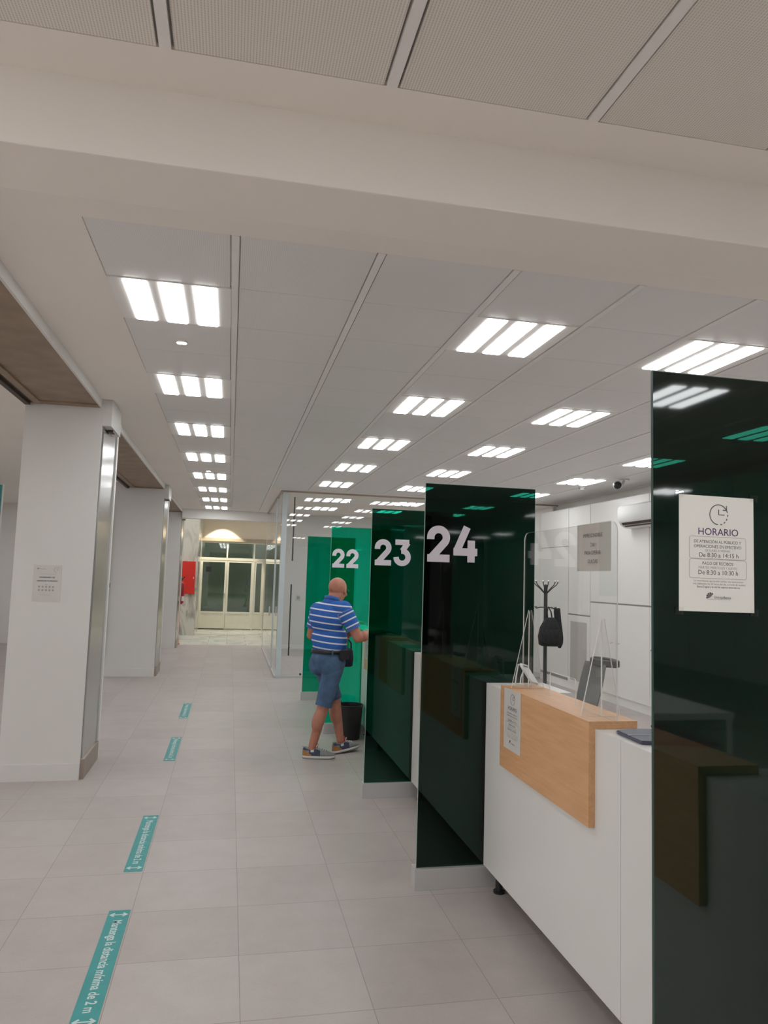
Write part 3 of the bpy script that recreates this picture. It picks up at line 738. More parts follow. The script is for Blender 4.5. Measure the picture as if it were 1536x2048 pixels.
# floor stickers
def sticker(y1, y0, label, x=-.51):
    t = thing('floor_sticker', label, 'floor sticker', 'teal distance stickers on the floor')
    Ln = y1-y0; W = .103
    bm = new(); prism(bm, rrect(W, Ln, .003, 2), (x, y0, .0004), (1, 0, 0), (0, 1, 0), (0, 0, 1), .0012); part('strip', bm, 'teal', t)
    tx = new(); z = .0022; u = Vector((0, -1, 0)); v = Vector((1, 0, 0))
    text_bm(tx, 'Mantenga la distancia mínima de 2 m', (x+.036, (y0+y1)/2, z), u, v, width=.775*Ln, height=.042, bold=.022)
    part('lettering', tx, 'teal_txt', t)
    for yy in (y1-.052, y0+.052):
        tx = new(); xc = x+.052
        for s_ in (-1, 1):
            stroke(tx, [(-.001*s_, 0), (s_*.034, 0)], .0085, (xc, yy, z), (1, 0, 0), (0, 1, 0), (0, 0, 1), .0002)
            stroke(tx, [(s_*.020, .018), (s_*.038, 0), (s_*.020, -.018)], .010, (xc, yy, z), (1, 0, 0), (0, 1, 0), (0, 0, 1), .0005)
        part('arrow', tx, 'teal_txt', t)
    rebase(t, (x+W/2, (y0+y1)/2, 0)); return t
sticker(4.012, 3.02, 'teal distance sticker nearest the viewer, cut by the bottom edge')
sticker(5.487, 4.50, 'teal distance sticker, second in the line on the floor')
sticker(7.991, 7.01, 'teal distance sticker, third in the line, level with the man')
sticker(10.02, 9.0, 'teal distance sticker farthest along the aisle')

# ================================================================== ON AND AROUND THE NEAREST COUNTER
def screen():
    t = thing('protective_screen', 'clear acrylic screen standing on the beech shelf of the nearest counter', 'screen')
    X = 1.56; ya, yb, z0, z1 = 2.762, 3.742, 1.152, 1.968
    # outline with a rounded pass-through slot at the bottom; coordinates (distance from yb towards the viewer, height)
    W, H = yb-ya, z1-z0; sa, sb, sh = yb-3.40, yb-3.125, .118
    pts = [(0, 0), (sa, 0)] + [(sa+.02-.02*math.cos(R(q)), sh-.02+.02*math.sin(R(q))) for q in range(0, 91, 18)] + [(sb-.02+.02*math.sin(R(q)), sh-.02+.02*math.cos(R(q))) for q in range(0, 91, 18)] + [(sb, 0), (W, 0)]
    for cx, a0 in ((W-.045, 0), (.045, 90)):
        pts += [(cx+.045*math.cos(R(a0+90*k/8)), H-.045+.045*math.sin(R(a0+90*k/8))) for k in range(9)]
    bm = new(); f1, f2, sides = prism(bm, pts, (X, yb, z0), (0, -1, 0), (0, 0, 1), (1, 0, 0), .005)
    for f in sides: f.material_index = 1
    part('sheet', bm, ['acrylic', 'acrylic_edge'], t)
    for yy in (3.655, 2.882):
        bm = new(); poly = [(-.095, 0), (.085, 0), (.012, .405), (-.004, .405)]
        f1, f2, sides = prism(bm, poly, (X, yy, 1.151), (1, 0, 0), (0, 0, 1), (0, 1, 0), .008)
        for f in sides: f.material_index = 1
        box(bm, (X-.002, yy-.002, 1.151), (X-.0005, yy+.007, 1.55), mi=1)
        part('support', bm, ['acrylic', 'acrylic_edge'], t, label='triangular acrylic foot')
    rebase(t, (X, (ya+yb)/2, 1.151))
screen()
t = thing('id_notice', 'grey IMPRESCINDIBLE DNI sheet stuck on the acrylic screen', 'notice')
o = Vector((1.5665, 3.130, 1.760)); u = Vector((0, -1, 0)); v = Vector((0, 0, 1)); n = Vector((-1, 0, 0))
bm = new(); prism(bm, [(0, 0), (.307, 0), (.307, .213), (0, .213)], o, u, v, Vector((1, 0, 0)), .0012); part('sheet', bm, 'paper_id', t)
bm = new(); o2 = Vector((1.5590, 3.130, 1.760))
for s, b, wd in (('IMPRESCINDIBLE', .150, .175), ('DNI', .108, .035), ('PARA OPERAR', .073, .145), ('GRACIAS', .035, .09)):
    text_bm(bm, s, o2+u*.160+v*b, u, v, width=wd, height=.017)
part('lettering', bm, 'ink', t); rebase(t, o)
# small card holder
t = thing('leaflet_holder', 'small white tilted leaflet holder at the far end of the beech shelf', 'leaflet holder')
rot = Matrix.Rotation(R(-32), 4, 'X') 
bm = new(); c = Vector((1.628, 3.80, 1.196))
# a slanted white plate seen beside the first acrylic foot
d1 = Vector((.012, -.13, -.082)); d2 = Vector((.046, .012, -.012)); nn = d1.cross(d2).normalized()
A = Vector((1.594, 3.872, 1.246))
loft(bm, [[A, A+d2, A+d2+nn*.012, A+nn*.012], [A+d1, A+d1+d2, A+d1+d2+nn*.012, A+d1+nn*.012]]); part('plate', bm, 'white_gloss', t)
bm = new(); B = A+d1*.12+d2*.25
for s in (-1, 1): loft(bm, [[B+nn*s*.0135, B+d2*.55+nn*s*.0135, B+d2*.55+nn*s*.0145, B+nn*s*.0145], [B+d1*.06+nn*s*.0135, B+d1*.06+d2*.55+nn*s*.0135, B+d1*.06+d2*.55+nn*s*.0145, B+d1*.06+nn*s*.0145]])
part('mark', bm, 'black', t)
bm = new(); tube(bm, [A+Vector((.0, .012, 0)), (1.60, 3.93, 1.17), (1.60, 3.94, 1.125)], .004, 8); tube(bm, [A+d2+Vector((0, .012, 0)), (1.63, 3.93, 1.17), (1.63, 3.94, 1.125)], .004, 8)
box(bm, (1.59, 3.775, 1.1212), (1.645, 3.95, 1.126)); part('stand', bm, 'white_gloss', t, 'auto')
rebase(t, (1.62, 3.85, 1.12))
# folder on the near worktop
t = thing('document_folder', 'dark slate folder lying on the white worktop beside the beech shelf', 'folder')
bm = new(); prism(bm, [(0, 0), (.30, -.05), (.34, .18), (.10, .225), (.01, .20)], (1.505, 2.49, 1.121), (1, 0, 0), (0, 1, 0), (0, 0, 1), .013)
bmesh.ops.bevel(bm, geom=[e for e in bm.edges], offset=.005, segments=2, affect='EDGES'); part('cover', bm, 'folder', t, 'auto')
bm = new(); stroke(bm, [(.005, .10), (.32, .06)], .004, (1.505, 2.49, 1.1343), (1, 0, 0), (0, 1, 0), (0, 0, 1), .0015); part('seam', bm, 'alu', t)
bm = new(); ell(bm, (1.70, 2.69, 1.145), (.03, .018, .011)); part('clasp', bm, 'navy', t, True); rebase(t, (1.65, 2.6, 1.12))

# office chair behind the counter
t = thing('office_chair', 'grey mesh office chair behind the nearest counter', 'chair')
cx, cy = 3.27, 6.3; face = R(90)           # backrest plane direction
cd = Vector((math.cos(face), math.sin(face), 0)); cn = Vector((-math.sin(face), math.cos(face), 0))   # width, front normal
def cp(a, b, z): return Vector((cx, cy, 0))+cd*a+cn*b+Vector((0, 0, z))
def rounded_ring(b, z, hw, th): 
    pts = []
    for k in range(24):
        q = 2*PI*k/24; s = math.copysign(abs(math.cos(q))**.5, math.cos(q)); c_ = math.copysign(abs(math.sin(q))**.6, math.sin(q))
        pts.append(cp(hw*s, b+th*c_+.05*(s*s), z))
    return pts
bm = new(); loft(bm, [rounded_ring(-.02-.10*f_, .56+.42*f_, .19+.02*math.sin(f_*PI), .014) for f_ in [i/10 for i in range(11)]]); part('backrest', bm, 'mesh_grey', t, True)
bm = new()
for j, zz in enumerate((.975, .99, 1.005)):
    tube(bm, [cp(.185*math.cos(R(q)), -.165+.085*math.sin(R(q)), zz) for q in range(0, 360, 15)], .018, 8, True)
part('top_loop', bm, 'dark_grey', t, True)
bm = new(); loft(bm, [[cp(.24*math.cos(2*PI*k/24), .20+.23*math.sin(2*PI*k/24), z)for k in range(24)] for z in (.50, .56)]); bmesh.ops.bevel(bm, geom=[e for e in bm.edges if abs(e.verts[0].co.z-e.verts[1].co.z) < .001], offset=.015, segments=2, affect='EDGES'); part('seat', bm, 'black_cloth', t, True)
bm = new(); tube(bm, [cp(0, .15, .48), cp(0, -.02, .50), cp(0, -.05, .62)], .025, 10); part('back_stem', bm, 'black', t, True)
bm = new(); cyl(bm, cp(0, .18, .10), cp(0, .18, .5), .03); part('column', bm, 'dark_grey', t, 'auto')
for k in range(5):
    a = 2*PI*k/5
    bm = new(); e = cp(.30*math.cos(a), .18+.30*math.sin(a), .075); tube(bm, [cp(0, .18, .12), e], [.03, .018], 8); part('base_arm', bm, 'black', t, True)
    bm = new(); cyl(bm, e+Vector((-.012, 0, -.047)), e+Vector((.012, 0, -.047)), .028, n=14); part('caster', bm, 'black', t, 'auto')
rebase(t, (cx, cy, 0))

# coat stand, backpack, jacket
t = thing('coat_stand', 'black metal coat stand in front of the office glass', 'coat stand')
gx, gy = 4.40, 9.75
bm = new(); cyl(bm, (gx, gy, 0.02), (gx, gy, 1.66), .026, n=18); ell(bm, (gx, gy, 1.66), .027); part('pole', bm, 'dark_grey', t, 'auto')
bm = new(); lathe(bm, (gx, gy, 0), [(.02, .05), (.06, .045), (.19, .02), (.20, .0)], 32); part('base', bm, 'dark_grey', t, 'auto')
for k in range(6):
    a = 2*PI*k/6+.3; dv = Vector((math.cos(a), math.sin(a), 0)); c0 = Vector((gx, gy, 0))
    bm = new(); tube(bm, [c0+dv*.02+Vector((0, 0, 1.56)), c0+dv*.09+Vector((0, 0, 1.63)), c0+dv*.155+Vector((0, 0, 1.68)), c0+dv*.175+Vector((0, 0, 1.715))], .007, 8); part('hook', bm, 'dark_grey', t, True)
    bm = new(); ell(bm, c0+dv*.178+Vector((0, 0, 1.73)), .019, sub=2); part('hook_ball', bm, 'chrome', t, True)
for k in range(6):
    a = 2*PI*k/6; dv = Vector((math.cos(a), math.sin(a), 0)); c0 = Vector((gx, gy, 0))
    bm = new(); tube(bm, [c0+dv*.02+Vector((0, 0, 1.36)), c0+dv*.09+Vector((0, 0, 1.36)), c0+dv*.14+Vector((0, 0, 1.345)), c0+dv*.165+Vector((0, 0, 1.37))], .007, 8); part('lower_hook', bm, 'dark_grey', t, True)
rebase(t, (gx, gy, 0))
t = thing('backpack', 'black backpack hanging from the coat stand', 'backpack')
def supe(c, a, b, n=28, e=.75):
    return [Vector(c)+Vector((a*math.copysign(abs(math.cos(2*PI*k/n))**e, math.cos(2*PI*k/n)), b*math.copysign(abs(math.sin(2*PI*k/n))**e, math.sin(2*PI*k/n)), 0)) for k in range(n)]
bx, by = gx+.02, gy-.125
bm = new(); loft(bm, [supe((bx, by, z), a, b) for z, a, b in ((.83, .13, .06), (.85, .165, .085), (.92, .172, .095), (1.02, .155, .09), (1.12, .12, .07), (1.19, .085, .05), (1.225, .05, .03))]); part('body', bm, 'black_cloth', t, True)
bm = new(); loft(bm, [supe((bx-.01, by-.075, z), a, b) for z, a, b in ((.87, .10, .02), (.89, .12, .035), (1.0, .115, .035), (1.06, .09, .02))]); part('front_pocket', bm, 'black_cloth', t, True)
bm = new(); tube(bm, [(bx-.035, by+.02, 1.20), (bx-.03, by+.05, 1.30), (bx+.0, by+.07, 1.37), (bx+.03, by+.05, 1.30), (bx+.035, by+.02, 1.20)], .010, 8); part('grab_handle', bm, 'black_cloth', t, True)
for s in (-1, 1):
    bm = new(); tube(bm, [(bx+s*.06, by+.055, 1.18), (bx+s*.10, by+.10, 1.08), (bx+s*.13, by+.10, .95), (bx+s*.13, by+.05, .86)], .014, 8); part('shoulder_strap', bm, 'black_cloth', t, True)
rebase(t, (bx, by, .83))
bm = new(); jx, jy = gx+.155, gy-.07
loft(bm, [supe((jx+dx, jy, z), a, b, e=1) for z, a, b, dx in ((.80, .02, .015, .03), (.86, .045, .03, .035), (.93, .055, .04, .03), (1.05, .05, .045, .02), (1.2, .048, .04, .0), (1.30, .05, .035, -.01), (1.355, .042, .025, -.01))])
sc = finish('scarf', bm, 'black_cloth', True); tag(sc, 'bunched black scarf hanging beside the backpack on the coat stand', 'scarf'); rebase(sc, (jx, jy, .8))

# ================================================================== CABINETS, AIR CONDITIONER, CAMERAS
def cabinet(ya, yb, label, upper_z, doors, knobs, low_panel=False):
    t = thing('wall_cabinet', label, 'cabinet', 'white built-in cabinets')
    bm = new(); box(bm, (5.518, ya, 0), (5.838, yb, 2.965)); part('carcass', bm, 'cab', t)
    zs = upper_z
    bm = new(); box(bm, (5.5, ya+.008, zs[0]), (5.518, yb-.008, zs[1]-.006)); 
    if len(zs) > 2: box(bm, (5.5, ya+.008, zs[1]+.006), (5.518, yb-.008, zs[2]))
    part('upper_panel', bm, 'cab', t)
    for (a, b), kn in zip(doors, knobs):
        bm = new(); box(bm, (5.5, a+.006, .122), (5.518, b-.006, zs[0]-.022)); d = part('door', bm, 'cab', t)
        if kn is not None:
            bm = new(); cyl(bm, (5.5, kn, .87), (5.475, kn, .87), .007, n=12); ell(bm, (5.468, kn, .87), .016, sub=2); part('knob', bm, 'chrome', d, True)
    bm = new(); box(bm, (5.512, ya+.004, .122), (5.5185, yb-.004, 2.955)); part('shadow_gap', bm, 'grey_line', t)
    if low_panel:
        bm = new(); box(bm, (5.494, ya+.11, .16), (5.4995, yb-.1, 1.1)); part('grey_insert', bm, 'paper_grey', t, label='grey recessed insert')
    rebase(t, (5.67, (ya+yb)/2, 0)); return t
cabinet(11.30, 12.42, 'tall plain white cabinet beside the office glass', (.17, 2.33, 2.965), [], [])
cabinet(10.54, 11.30, 'white cabinet with a grey insert below, behind the coat stand', (1.22, 2.965), [(10.54, 11.30)], [None], True)
cabinet(8.89, 10.54, 'wide white cabinet with two knobbed doors under the air conditioner', (1.445, 2.965), [(9.755, 10.54), (8.89, 9.755)], [9.85, 9.66])
cabinet(7.2, 8.89, 'white cabinet with its knob at the edge of the front green panel', (1.445, 2.965), [(8.04, 8.89), (7.2, 8.04)], [8.80, 7.3])
cabinet(5.4, 7.2, 'white cabinet hidden mostly behind the front green panel', (1.445, 2.965), [(6.3, 7.2), (5.4, 6.3)], [6.4, 6.2])
t = thing('air_conditioner', 'white split air conditioner mounted above the wide cabinet', 'air conditioner')
prof = [(0, 2.50), (0, 2.815), (-.17, 2.815), (-.205, 2.79), (-.215, 2.70), (-.205, 2.60), (-.17, 2.545), (-.10, 2.505)]
bm = new(); f = prism(bm, prof, (5.498, 8.40, 0), (1, 0, 0), (0, 0, 1), (0, 1, 0), .94); part('casing', bm, 'white_gloss', t, 'auto')
for k, (xa, za, xb, zb) in enumerate(((-.192, 2.571, -.168, 2.541), (-.150, 2.531, -.125, 2.516))):
    bm = new(); v1 = Vector((5.498+xa-.003, 0, za-.003)); v2 = Vector((5.498+xb-.003, 0, zb-.003))
    loft(bm, [[v1+Vector((0, y_, 0)), v2+Vector((0, y_, 0)), v2+Vector((.004, y_, .004)), v1+Vector((.004, y_, .004))] for y_ in (8.48, 9.27)]); part('air_slot', bm, 'stone_dark', t)
rebase(t, (5.49, 8.87, 2.5))
t = thing('security_camera', 'white dome security camera on a short ceiling arm', 'security camera')
bm = new(); cyl(bm, (5.16, 8.95, HC), (5.16, 8.95, HC-.02), .07, n=24); tube(bm, [(5.16, 8.95, HC-.02), (5.14, 8.95, 3.08), (5.10, 8.95, 3.07)], .018, 10); part('bracket', bm, 'alu', t, 'auto')
bm = new(); ell(bm, (5.075, 8.97, 3.055), .062); part('housing', bm, 'white_gloss', t, True)
bm = new(); ell(bm, (5.055, 8.935, 3.045), (.053, .053, .053)); part('dome', bm, 'black', t, True, label='dark glossy dome')
rebase(t, (5.16, 8.95, HC))
t = thing('smoke_detector', 'small white smoke detector on the ceiling beside the camera', 'smoke detector')
bm = new(); lathe(bm, (5.0, 9.85, HC), [(.05, 0), (.05, -.02), (.042, -.05), (.02, -.058)], 24); part('body', bm, 'white_gloss', t, 'auto')
bm = new(); lathe(bm, (5.0, 9.85, HC-.028), [(.0495, 0), (.0495, -.008)], 24); part('vent_ring', bm, 'ink', t, 'auto'); rebase(t, (5.0, 9.85, HC))

# ================================================================== FIRE GEAR, BIN
t = thing('fire_hose_cabinet', 'red fire hose cabinet on the marble pier', 'fire hose cabinet')
bm = new(); box(bm, (-1.36, 20.62, 1.12), (-.935, 20.70, 2.0), bev=.004); part('case', bm, 'red', t)
bm = new(); box(bm, (-1.345, 20.612, 1.135), (-.95, 20.62, 1.985)); part('door', bm, 'red', t); 
bm = new(); box(bm, (-.975, 20.604, 1.53), (-.96, 20.612, 1.58)); part('latch', bm, 'white', t); rebase(t, (-1.15, 20.7, 1.12))
t = thing('fire_extinguisher', 'red fire extinguisher on the steel side of the far pillar', 'fire extinguisher')
ex, ey = -1.135, 18.15
bm = new(); lathe(bm, (ex, ey, 0), [(.06, .96), (.075, .98), (.075, 1.38), (.06, 1.44), (.025, 1.47), (.02, 1.5)], 24); part('bottle', bm, 'dark_red', t, 'auto')
bm = new(); box(bm, (ex-.03, ey-.02, 1.50), (ex+.03, ey+.02, 1.535)); tube(bm, [(ex+.02, ey, 1.53), (ex+.07, ey-.02, 1.58), (ex+.09, ey-.03, 1.60)], .012, 8); ell(bm, (ex, ey-.01, 1.545), .045); part('valve', bm, 'black', t, 'auto')
bm = new(); tube(bm, [(ex+.03, ey-.04, 1.5), (ex+.09, ey-.06, 1.40), (ex+.085, ey-.06, 1.2), (ex+.06, ey-.05, 1.02)], .010, 8); part('hose', bm, 'red', t, True)
bm = new(); box(bm, (ex+.03, ey-.085, 1.02), (ex+.09, ey-.075, 1.13)); part('tag', bm, 'paper', t)
rebase(t, (ex, ey, .96))
t = thing('extinguisher_post', 'slim red post under the fire extinguisher', 'post')
bm = new(); cyl(bm, (ex-.01, ey, .02), (ex-.01, ey, .95), .022, n=14); part('post', bm, 'red', t, 'auto')
bm = new(); box(bm, (ex-.06, ey-.06, .94), (ex+.05, ey+.06, .957)); box(bm, (ex-.055, ey-.05, .0), (ex+.035, ey+.05, .02)); part('plate', bm, 'red', t); rebase(t, (ex, ey, 0))
t = thing('waste_bin', 'black round waste bin between the man and panel 23', 'waste bin')
bxx, byy = 1.315, 7.83
bm = new(); lathe(bm, (bxx, byy, 0), [(.112, 0), (.115, .01), (.137, .34), (.143, .345), (.143, .355), (.132, .355), (.108, .02), (.05, .015)], 40); part('body', bm, 'black', t, 'auto')
bm = new(); tube(bm, [(bxx+.140*math.cos(2*PI*k/40), byy+.140*math.sin(2*PI*k/40), .352) for k in range(40)], .005, 8, True); part('rim', bm, 'black', t, True); rebase(t, (bxx, byy, 0))

# ================================================================== THE MAN
def solid(bm, voxel, it, fac=.5):
    me = bpy.data.meshes.new('s'); bmesh.ops.recalc_face_normals(bm, faces=bm.faces); bm.to_mesh(me); bm.free()
    ob = bpy.data.objects.new('s', me); COL.objects.link(ob)
    md = ob.modifiers.new('r', 'REMESH'); md.mode = 'VOXEL'; md.voxel_size = voxel; md.use_smooth_shade = True
    ms = ob.modifiers.new('m', 'SMOOTH'); ms.factor = fac; ms.iterations = it
    dg = bpy.context.evaluated_depsgraph_get(); out = bpy.data.meshes.new_from_object(ob.evaluated_get(dg))
    bpy.data.objects.remove(ob); bpy.data.meshes.remove(me)
    return out
man = thing('person', 'bald man in a blue white-striped polo and denim shorts at the counter', 'person')
ps = R(44); F_ = Vector((math.sin(ps), math.cos(ps), 0)); R_ = Vector((math.cos(ps), -math.sin(ps), 0)); Zv = Vector((0, 0, 1))
T0 = Vector((.965, 7.13, 0))
def tp(r, f, z): return T0+R_*r+F_*f+Zv*z
def frame(ang): return Matrix.Rotation(-ang, 4, 'Z')      # local x = right, y = forward
FR = frame(ps)
# joints
sh_r, el_r, wr_r = tp(.185, -.02, 1.405), Vector((1.225, 6.95, 1.128)), Vector((1.46, 7.03, 1.188))
sh_l, el_l, wr_l = tp(-.150, .0, 1.375), Vector((.815, 7.29, 1.12)), Vector((1.105, 7.44, 1.115))
hip_r, kn_r, an_r = tp(.085, -.01, .86), Vector((.925, 7.03, .475)), Vector((.832, 7.02, .095))
hip_l, kn_l, an_l = tp(-.085, .02, .86), Vector((1.06, 7.22, .50)), Vector((1.125, 7.20, .125))
hp = R(36); HF = Vector((math.sin(hp), math.cos(hp), 0)); HR = Vector((math.cos(hp), -math.sin(hp), 0))
hc = Vector((1.045, 7.17, 1.583)); HM = frame(hp) @ Matrix.Rotation(R(-14), 4, 'X')
def hpnt(r, f, z): return hc + (HM @ Vector((r, f, z)))*1.07
bm = new()
# head
ell(bm, hpnt(0, -.012, .012), (.086, .106, .096), HM); ell(bm, hpnt(0, .024, -.03), (.072, .076, .092), HM)
ell(bm, hpnt(0, .062, -.085), (.036, .032, .030), HM); ell(bm, hpnt(0, .05, -.06), (.052, .045, .05), HM)
ell(bm, hpnt(0, .088, .005), (.05, .018, .016), HM); ell(bm, hpnt(0, .105, -.032), (.014, .016, .024), HM); ell(bm, hpnt(0, .112, -.045), (.017, .014, .012), HM)
ell(bm, hpnt(0, .094, -.071), (.024, .010, .006), HM); ell(bm, hpnt(0, .093, -.081), (.022, .010, .006), HM)
for s in (-1, 1):
    ell(bm, hpnt(s*.078, .004, -.022), (.010, .020, .032), HM @ Matrix.Rotation(s*R(18), 4, 'Z')); ell(bm, hpnt(s*.030, .083, -.008), (.013, .011, .010), HM)
    ell(bm, hpnt(s*.043, .070, -.035), (.024, .024, .02), HM)
# neck + trunk
cap(bm, tp(.015, -.01, 1.42), hc+HF*-.025+Zv*-.055, .072, .070)
ell(bm, tp(0, -.015, 1.30), (.165, .10, .15), FR); ell(bm, tp(0, .02, 1.08), (.155, .125, .15), FR); ell(bm, tp(0, .0, .90), (.155, .115, .12), FR)
cap(bm, tp(-.13, -.01, 1.38), tp(.15, -.02, 1.405), .055, .055)
# arms
for sh, el, wr, s in ((sh_r, el_r, wr_r, 1), (sh_l, el_l, wr_l, -1)):
    cap(bm, sh, el, .056, .048); cap(bm, el, wr, .048, .030); ell(bm, el+(wr-el)*.25, .054)
# legs
for hi, kn, an in ((hip_r, kn_r, an_r), (hip_l, kn_l, an_l)):
    cap(bm, hi, kn, .085, .060); cap(bm, kn, an, .058, .036); k = kn+(an-kn)*.33; dv = (an-kn).normalized()
    ell(bm, k+(-F_*.018), (.061, .066, .12), (Zv.rotation_difference(-dv)).to_matrix().to_4x4()); ell(bm, an, .037)
# feet inside the shoes
fd_r = Vector((.985, -.12, 0)).normalized(); fd_l = Vector((.90, .42, 0)).normalized()
cap(bm, an_r+Zv*-.045, an_r+fd_r*.13+Zv*-.06, .034, .026); cap(bm, an_l+Zv*-.05, an_l+fd_l*.13+Zv*-.06, .034, .026)
# hands: palm, four fingers of their own length, thumb from the side of the palm
def hand(wr, d, nrm, side, curl, sc=1.0):
    d = d.normalized(); nrm = (nrm - d*nrm.dot(d)).normalized(); lat = d.cross(nrm).normalized()*side     # lat towards the thumb; nrm out of the palm
    pc = wr+d*.045
    cap(bm, wr+d*.005, wr+d*.03, .026, .024, 14, 2)
    for k in (-1.5, -.5, .5, 1.5): cap(bm, wr+d*.018+lat*k*.011, wr+d*.088+lat*k*.019, .0155, .0115, 12, 2)
    for k, L in ((1.5, .070), (.5, .080), (-.5, .074), (-1.5, .058)):
        p = wr+d*.088+lat*k*.0195; dirn = d
        for j, (fr, rr) in enumerate(((.45, .0095), (.32, .0085), (.23, .0075))):
            ang = curl[j]; dirn = (dirn*math.cos(ang)+nrm*math.sin(ang)).normalized(); nn2 = (nrm - dirn*nrm.dot(dirn)); 
            q = p+dirn*L*fr; cap(bm, p, q, rr, rr*.92, 12, 2); p = q
    p = wr+d*.022+lat*.026
    for j, (fr, rr) in enumerate(((.040, .0125), (.030, .0105), (.026, .009))):
        dirn = (d*(.55+.25*j)+lat*(.75-.3*j)+nrm*(.25+.2*j)).normalized(); q = p+dirn*fr; cap(bm, p, q, rr, rr*.92, 12, 2); p = q
hand(wr_r, Vector((1, .12, -.05)), Vector((0, 0, -1)), 1, (.10, .22, .25))
hand(wr_l, Vector((.93, .10, -.02)), Vector((.1, -.75, .65)), 1, (.55, .75, .6))
body = solid(bm, .0048, 5)
part('body', body, 'skin', man, True)

# polo shirt
bm = new()
ell(bm, tp(-.012, -.02, 1.30), (.198, .135, .165), FR); ell(bm, tp(-.01, .025, 1.10), (.188, .158, .16), FR); cap(bm, tp(-.105, -.015, 1.385), tp(.135, -.025, 1.405), .070, .068)
ell(bm, tp(.015, -.015, 1.445), (.085, .075, .055), FR)
loft(bm, [[tp(.177*math.cos(2*PI*k/40), .02+.150*math.sin(2*PI*k/40), z) for k in range(40)] for z in (1.12, 1.03)]+[[tp(.168*math.cos(2*PI*k/40), .015+.138*math.sin(2*PI*k/40), z) for k in range(40)] for z in (1.0, .985)])
sl_r = sh_r+(el_r-sh_r)*.66; sl_l = sh_l+(el_l-sh_l)*.66
for sh, sl in ((sh_r, sl_r), (sh_l, sl_l)):
    cyl(bm, sh, sl, .074, .069, 24); ell(bm, sh, .072)
sm = solid(bm, .0075, 7)
at = sm.attributes.new('stripe', 'FLOAT', 'POINT'); vals = []
for q in sm.vertices:
    p = q.co; best = None
    for sh, sl in ((sh_r, sl_r), (sh_l, sl_l)):
        ax = sl-sh; tt = (p-sh).dot(ax)/ax.length_squared; dd = (p-(sh+ax*max(0, min(1, tt)))).length
        if tt > .16 and dd < .088 and (best is None or dd < best[0]): best = (dd, (1-tt)*ax.length)
    lp = p-T0; side = lp.dot(R_)
    if best and abs(side) > .15: vals.append(best[1]-.018+.0605)
    else: vals.append(p.z - 1.003 + .014*math.sin(lp.dot(R_)*6) + .010*lp.dot(F_)/.15 + .0605)
at.data.foreach_set('value', vals)
shirt = part('polo_shirt', sm, 'shirt', man, True, label='blue polo shirt with narrow white stripes')
bm = new()
rings = []
for (rr, dz, up_) in ((.071, 0, .0), (.076, 0, .0), (.080, -.038, -.0), (.073, -.036, 0)):
    rings.append([tp(.02+rr*1.02*math.cos(2*PI*k/32), .0+rr*math.sin(2*PI*k/32)+.012, 1.522+dz-.05*(math.sin(2*PI*k/32)+1)/2) for k in range(32)])
rings.append(rings[0]); loft(bm, rings, False); part('collar', bm, 'shirt_plain', shirt, True)
for sh, sl in ((sh_r, sl_r), (sh_l, sl_l)):
    ax = (sl-sh).normalized(); bm = new(); cyl(bm, sl-ax*.012, sl+ax*.012, .0715, .070, 28); part('cuff', bm, 'shirt_plain', shirt, 'auto')
# shorts
bm = new()
ell(bm, tp(0, -.01, .885), (.178, .148, .13), FR); ell(bm, tp(.075, -.075, .85), (.085, .075, .10), FR); ell(bm, tp(-.075, -.07, .85), (.085, .075, .10), FR)
loft(bm, [[tp(a_*math.cos(2*PI*k/36), .01+b_*math.sin(2*PI*k/36), z) for k in range(36)] for z, a_, b_ in ((.86, .174, .14), (.95, .172, .142), (1.0, .166, .138))])
he_r = hip_r+(kn_r-hip_r)*1.0+Zv*.0; he_l = hip_l+(kn_l-hip_l)*.96
for hi, he in ((hip_r, he_r), (hip_l, he_l)):
    ax = (he-hi).normalized(); cyl(bm, hi-ax*.05, he, .106, .078, 28)
shm = solid(bm, .0075, 7)
sho = part('denim_shorts', shm, 'denim', man, True, label='washed blue denim shorts')
for he, hi in ((he_r, hip_r), (he_l, hip_l)):
    ax = (he-hi).normalized(); bm = new(); cyl(bm, he-ax*.022, he+ax*.002, .0795, .0785, 28); part('hem', bm, 'denim', sho, 'auto')
bm = new(); n = 40
rings = [[tp(a_*math.cos(2*PI*k/n), .012+b_*math.sin(2*PI*k/n), z+.0*k) for k in range(n)] for z, a_, b_ in ((.965, .170, .146), (.965, .182, .154), (1.0, .179, .152), (1.0, .166, .142))]
rings.append(rings[0]); loft(bm, rings, False); part('belt', bm, 'black', man, True, label='black waist belt')
bm = new(); box(bm, tp(.13, -.105, .958)-Vector((.006, .006, 0)), tp(.13, -.105, 1.008)+Vector((.006, .006, 0))); part('belt_loop', bm, 'denim', sho)
# glasses
bm = new()
for s in (-1, 1):
    tube(bm, [hpnt(s*.079, -.01, -.002), hpnt(s*.081, .03, .006), hpnt(s*.070, .098, .004)], .0028, 8)
    tube(bm, [hpnt(s*.036+.027*math.cos(2*PI*k/20), .103, -.004+.020*math.sin(2*PI*k/20)) for k in range(20)], .0024, 8, True)
tube(bm, [hpnt(-.009, .104, 0), hpnt(0, .109, .004), hpnt(.009, .104, 0)], .0024, 8); part('glasses', bm, 'black', man, True, label='dark framed glasses')
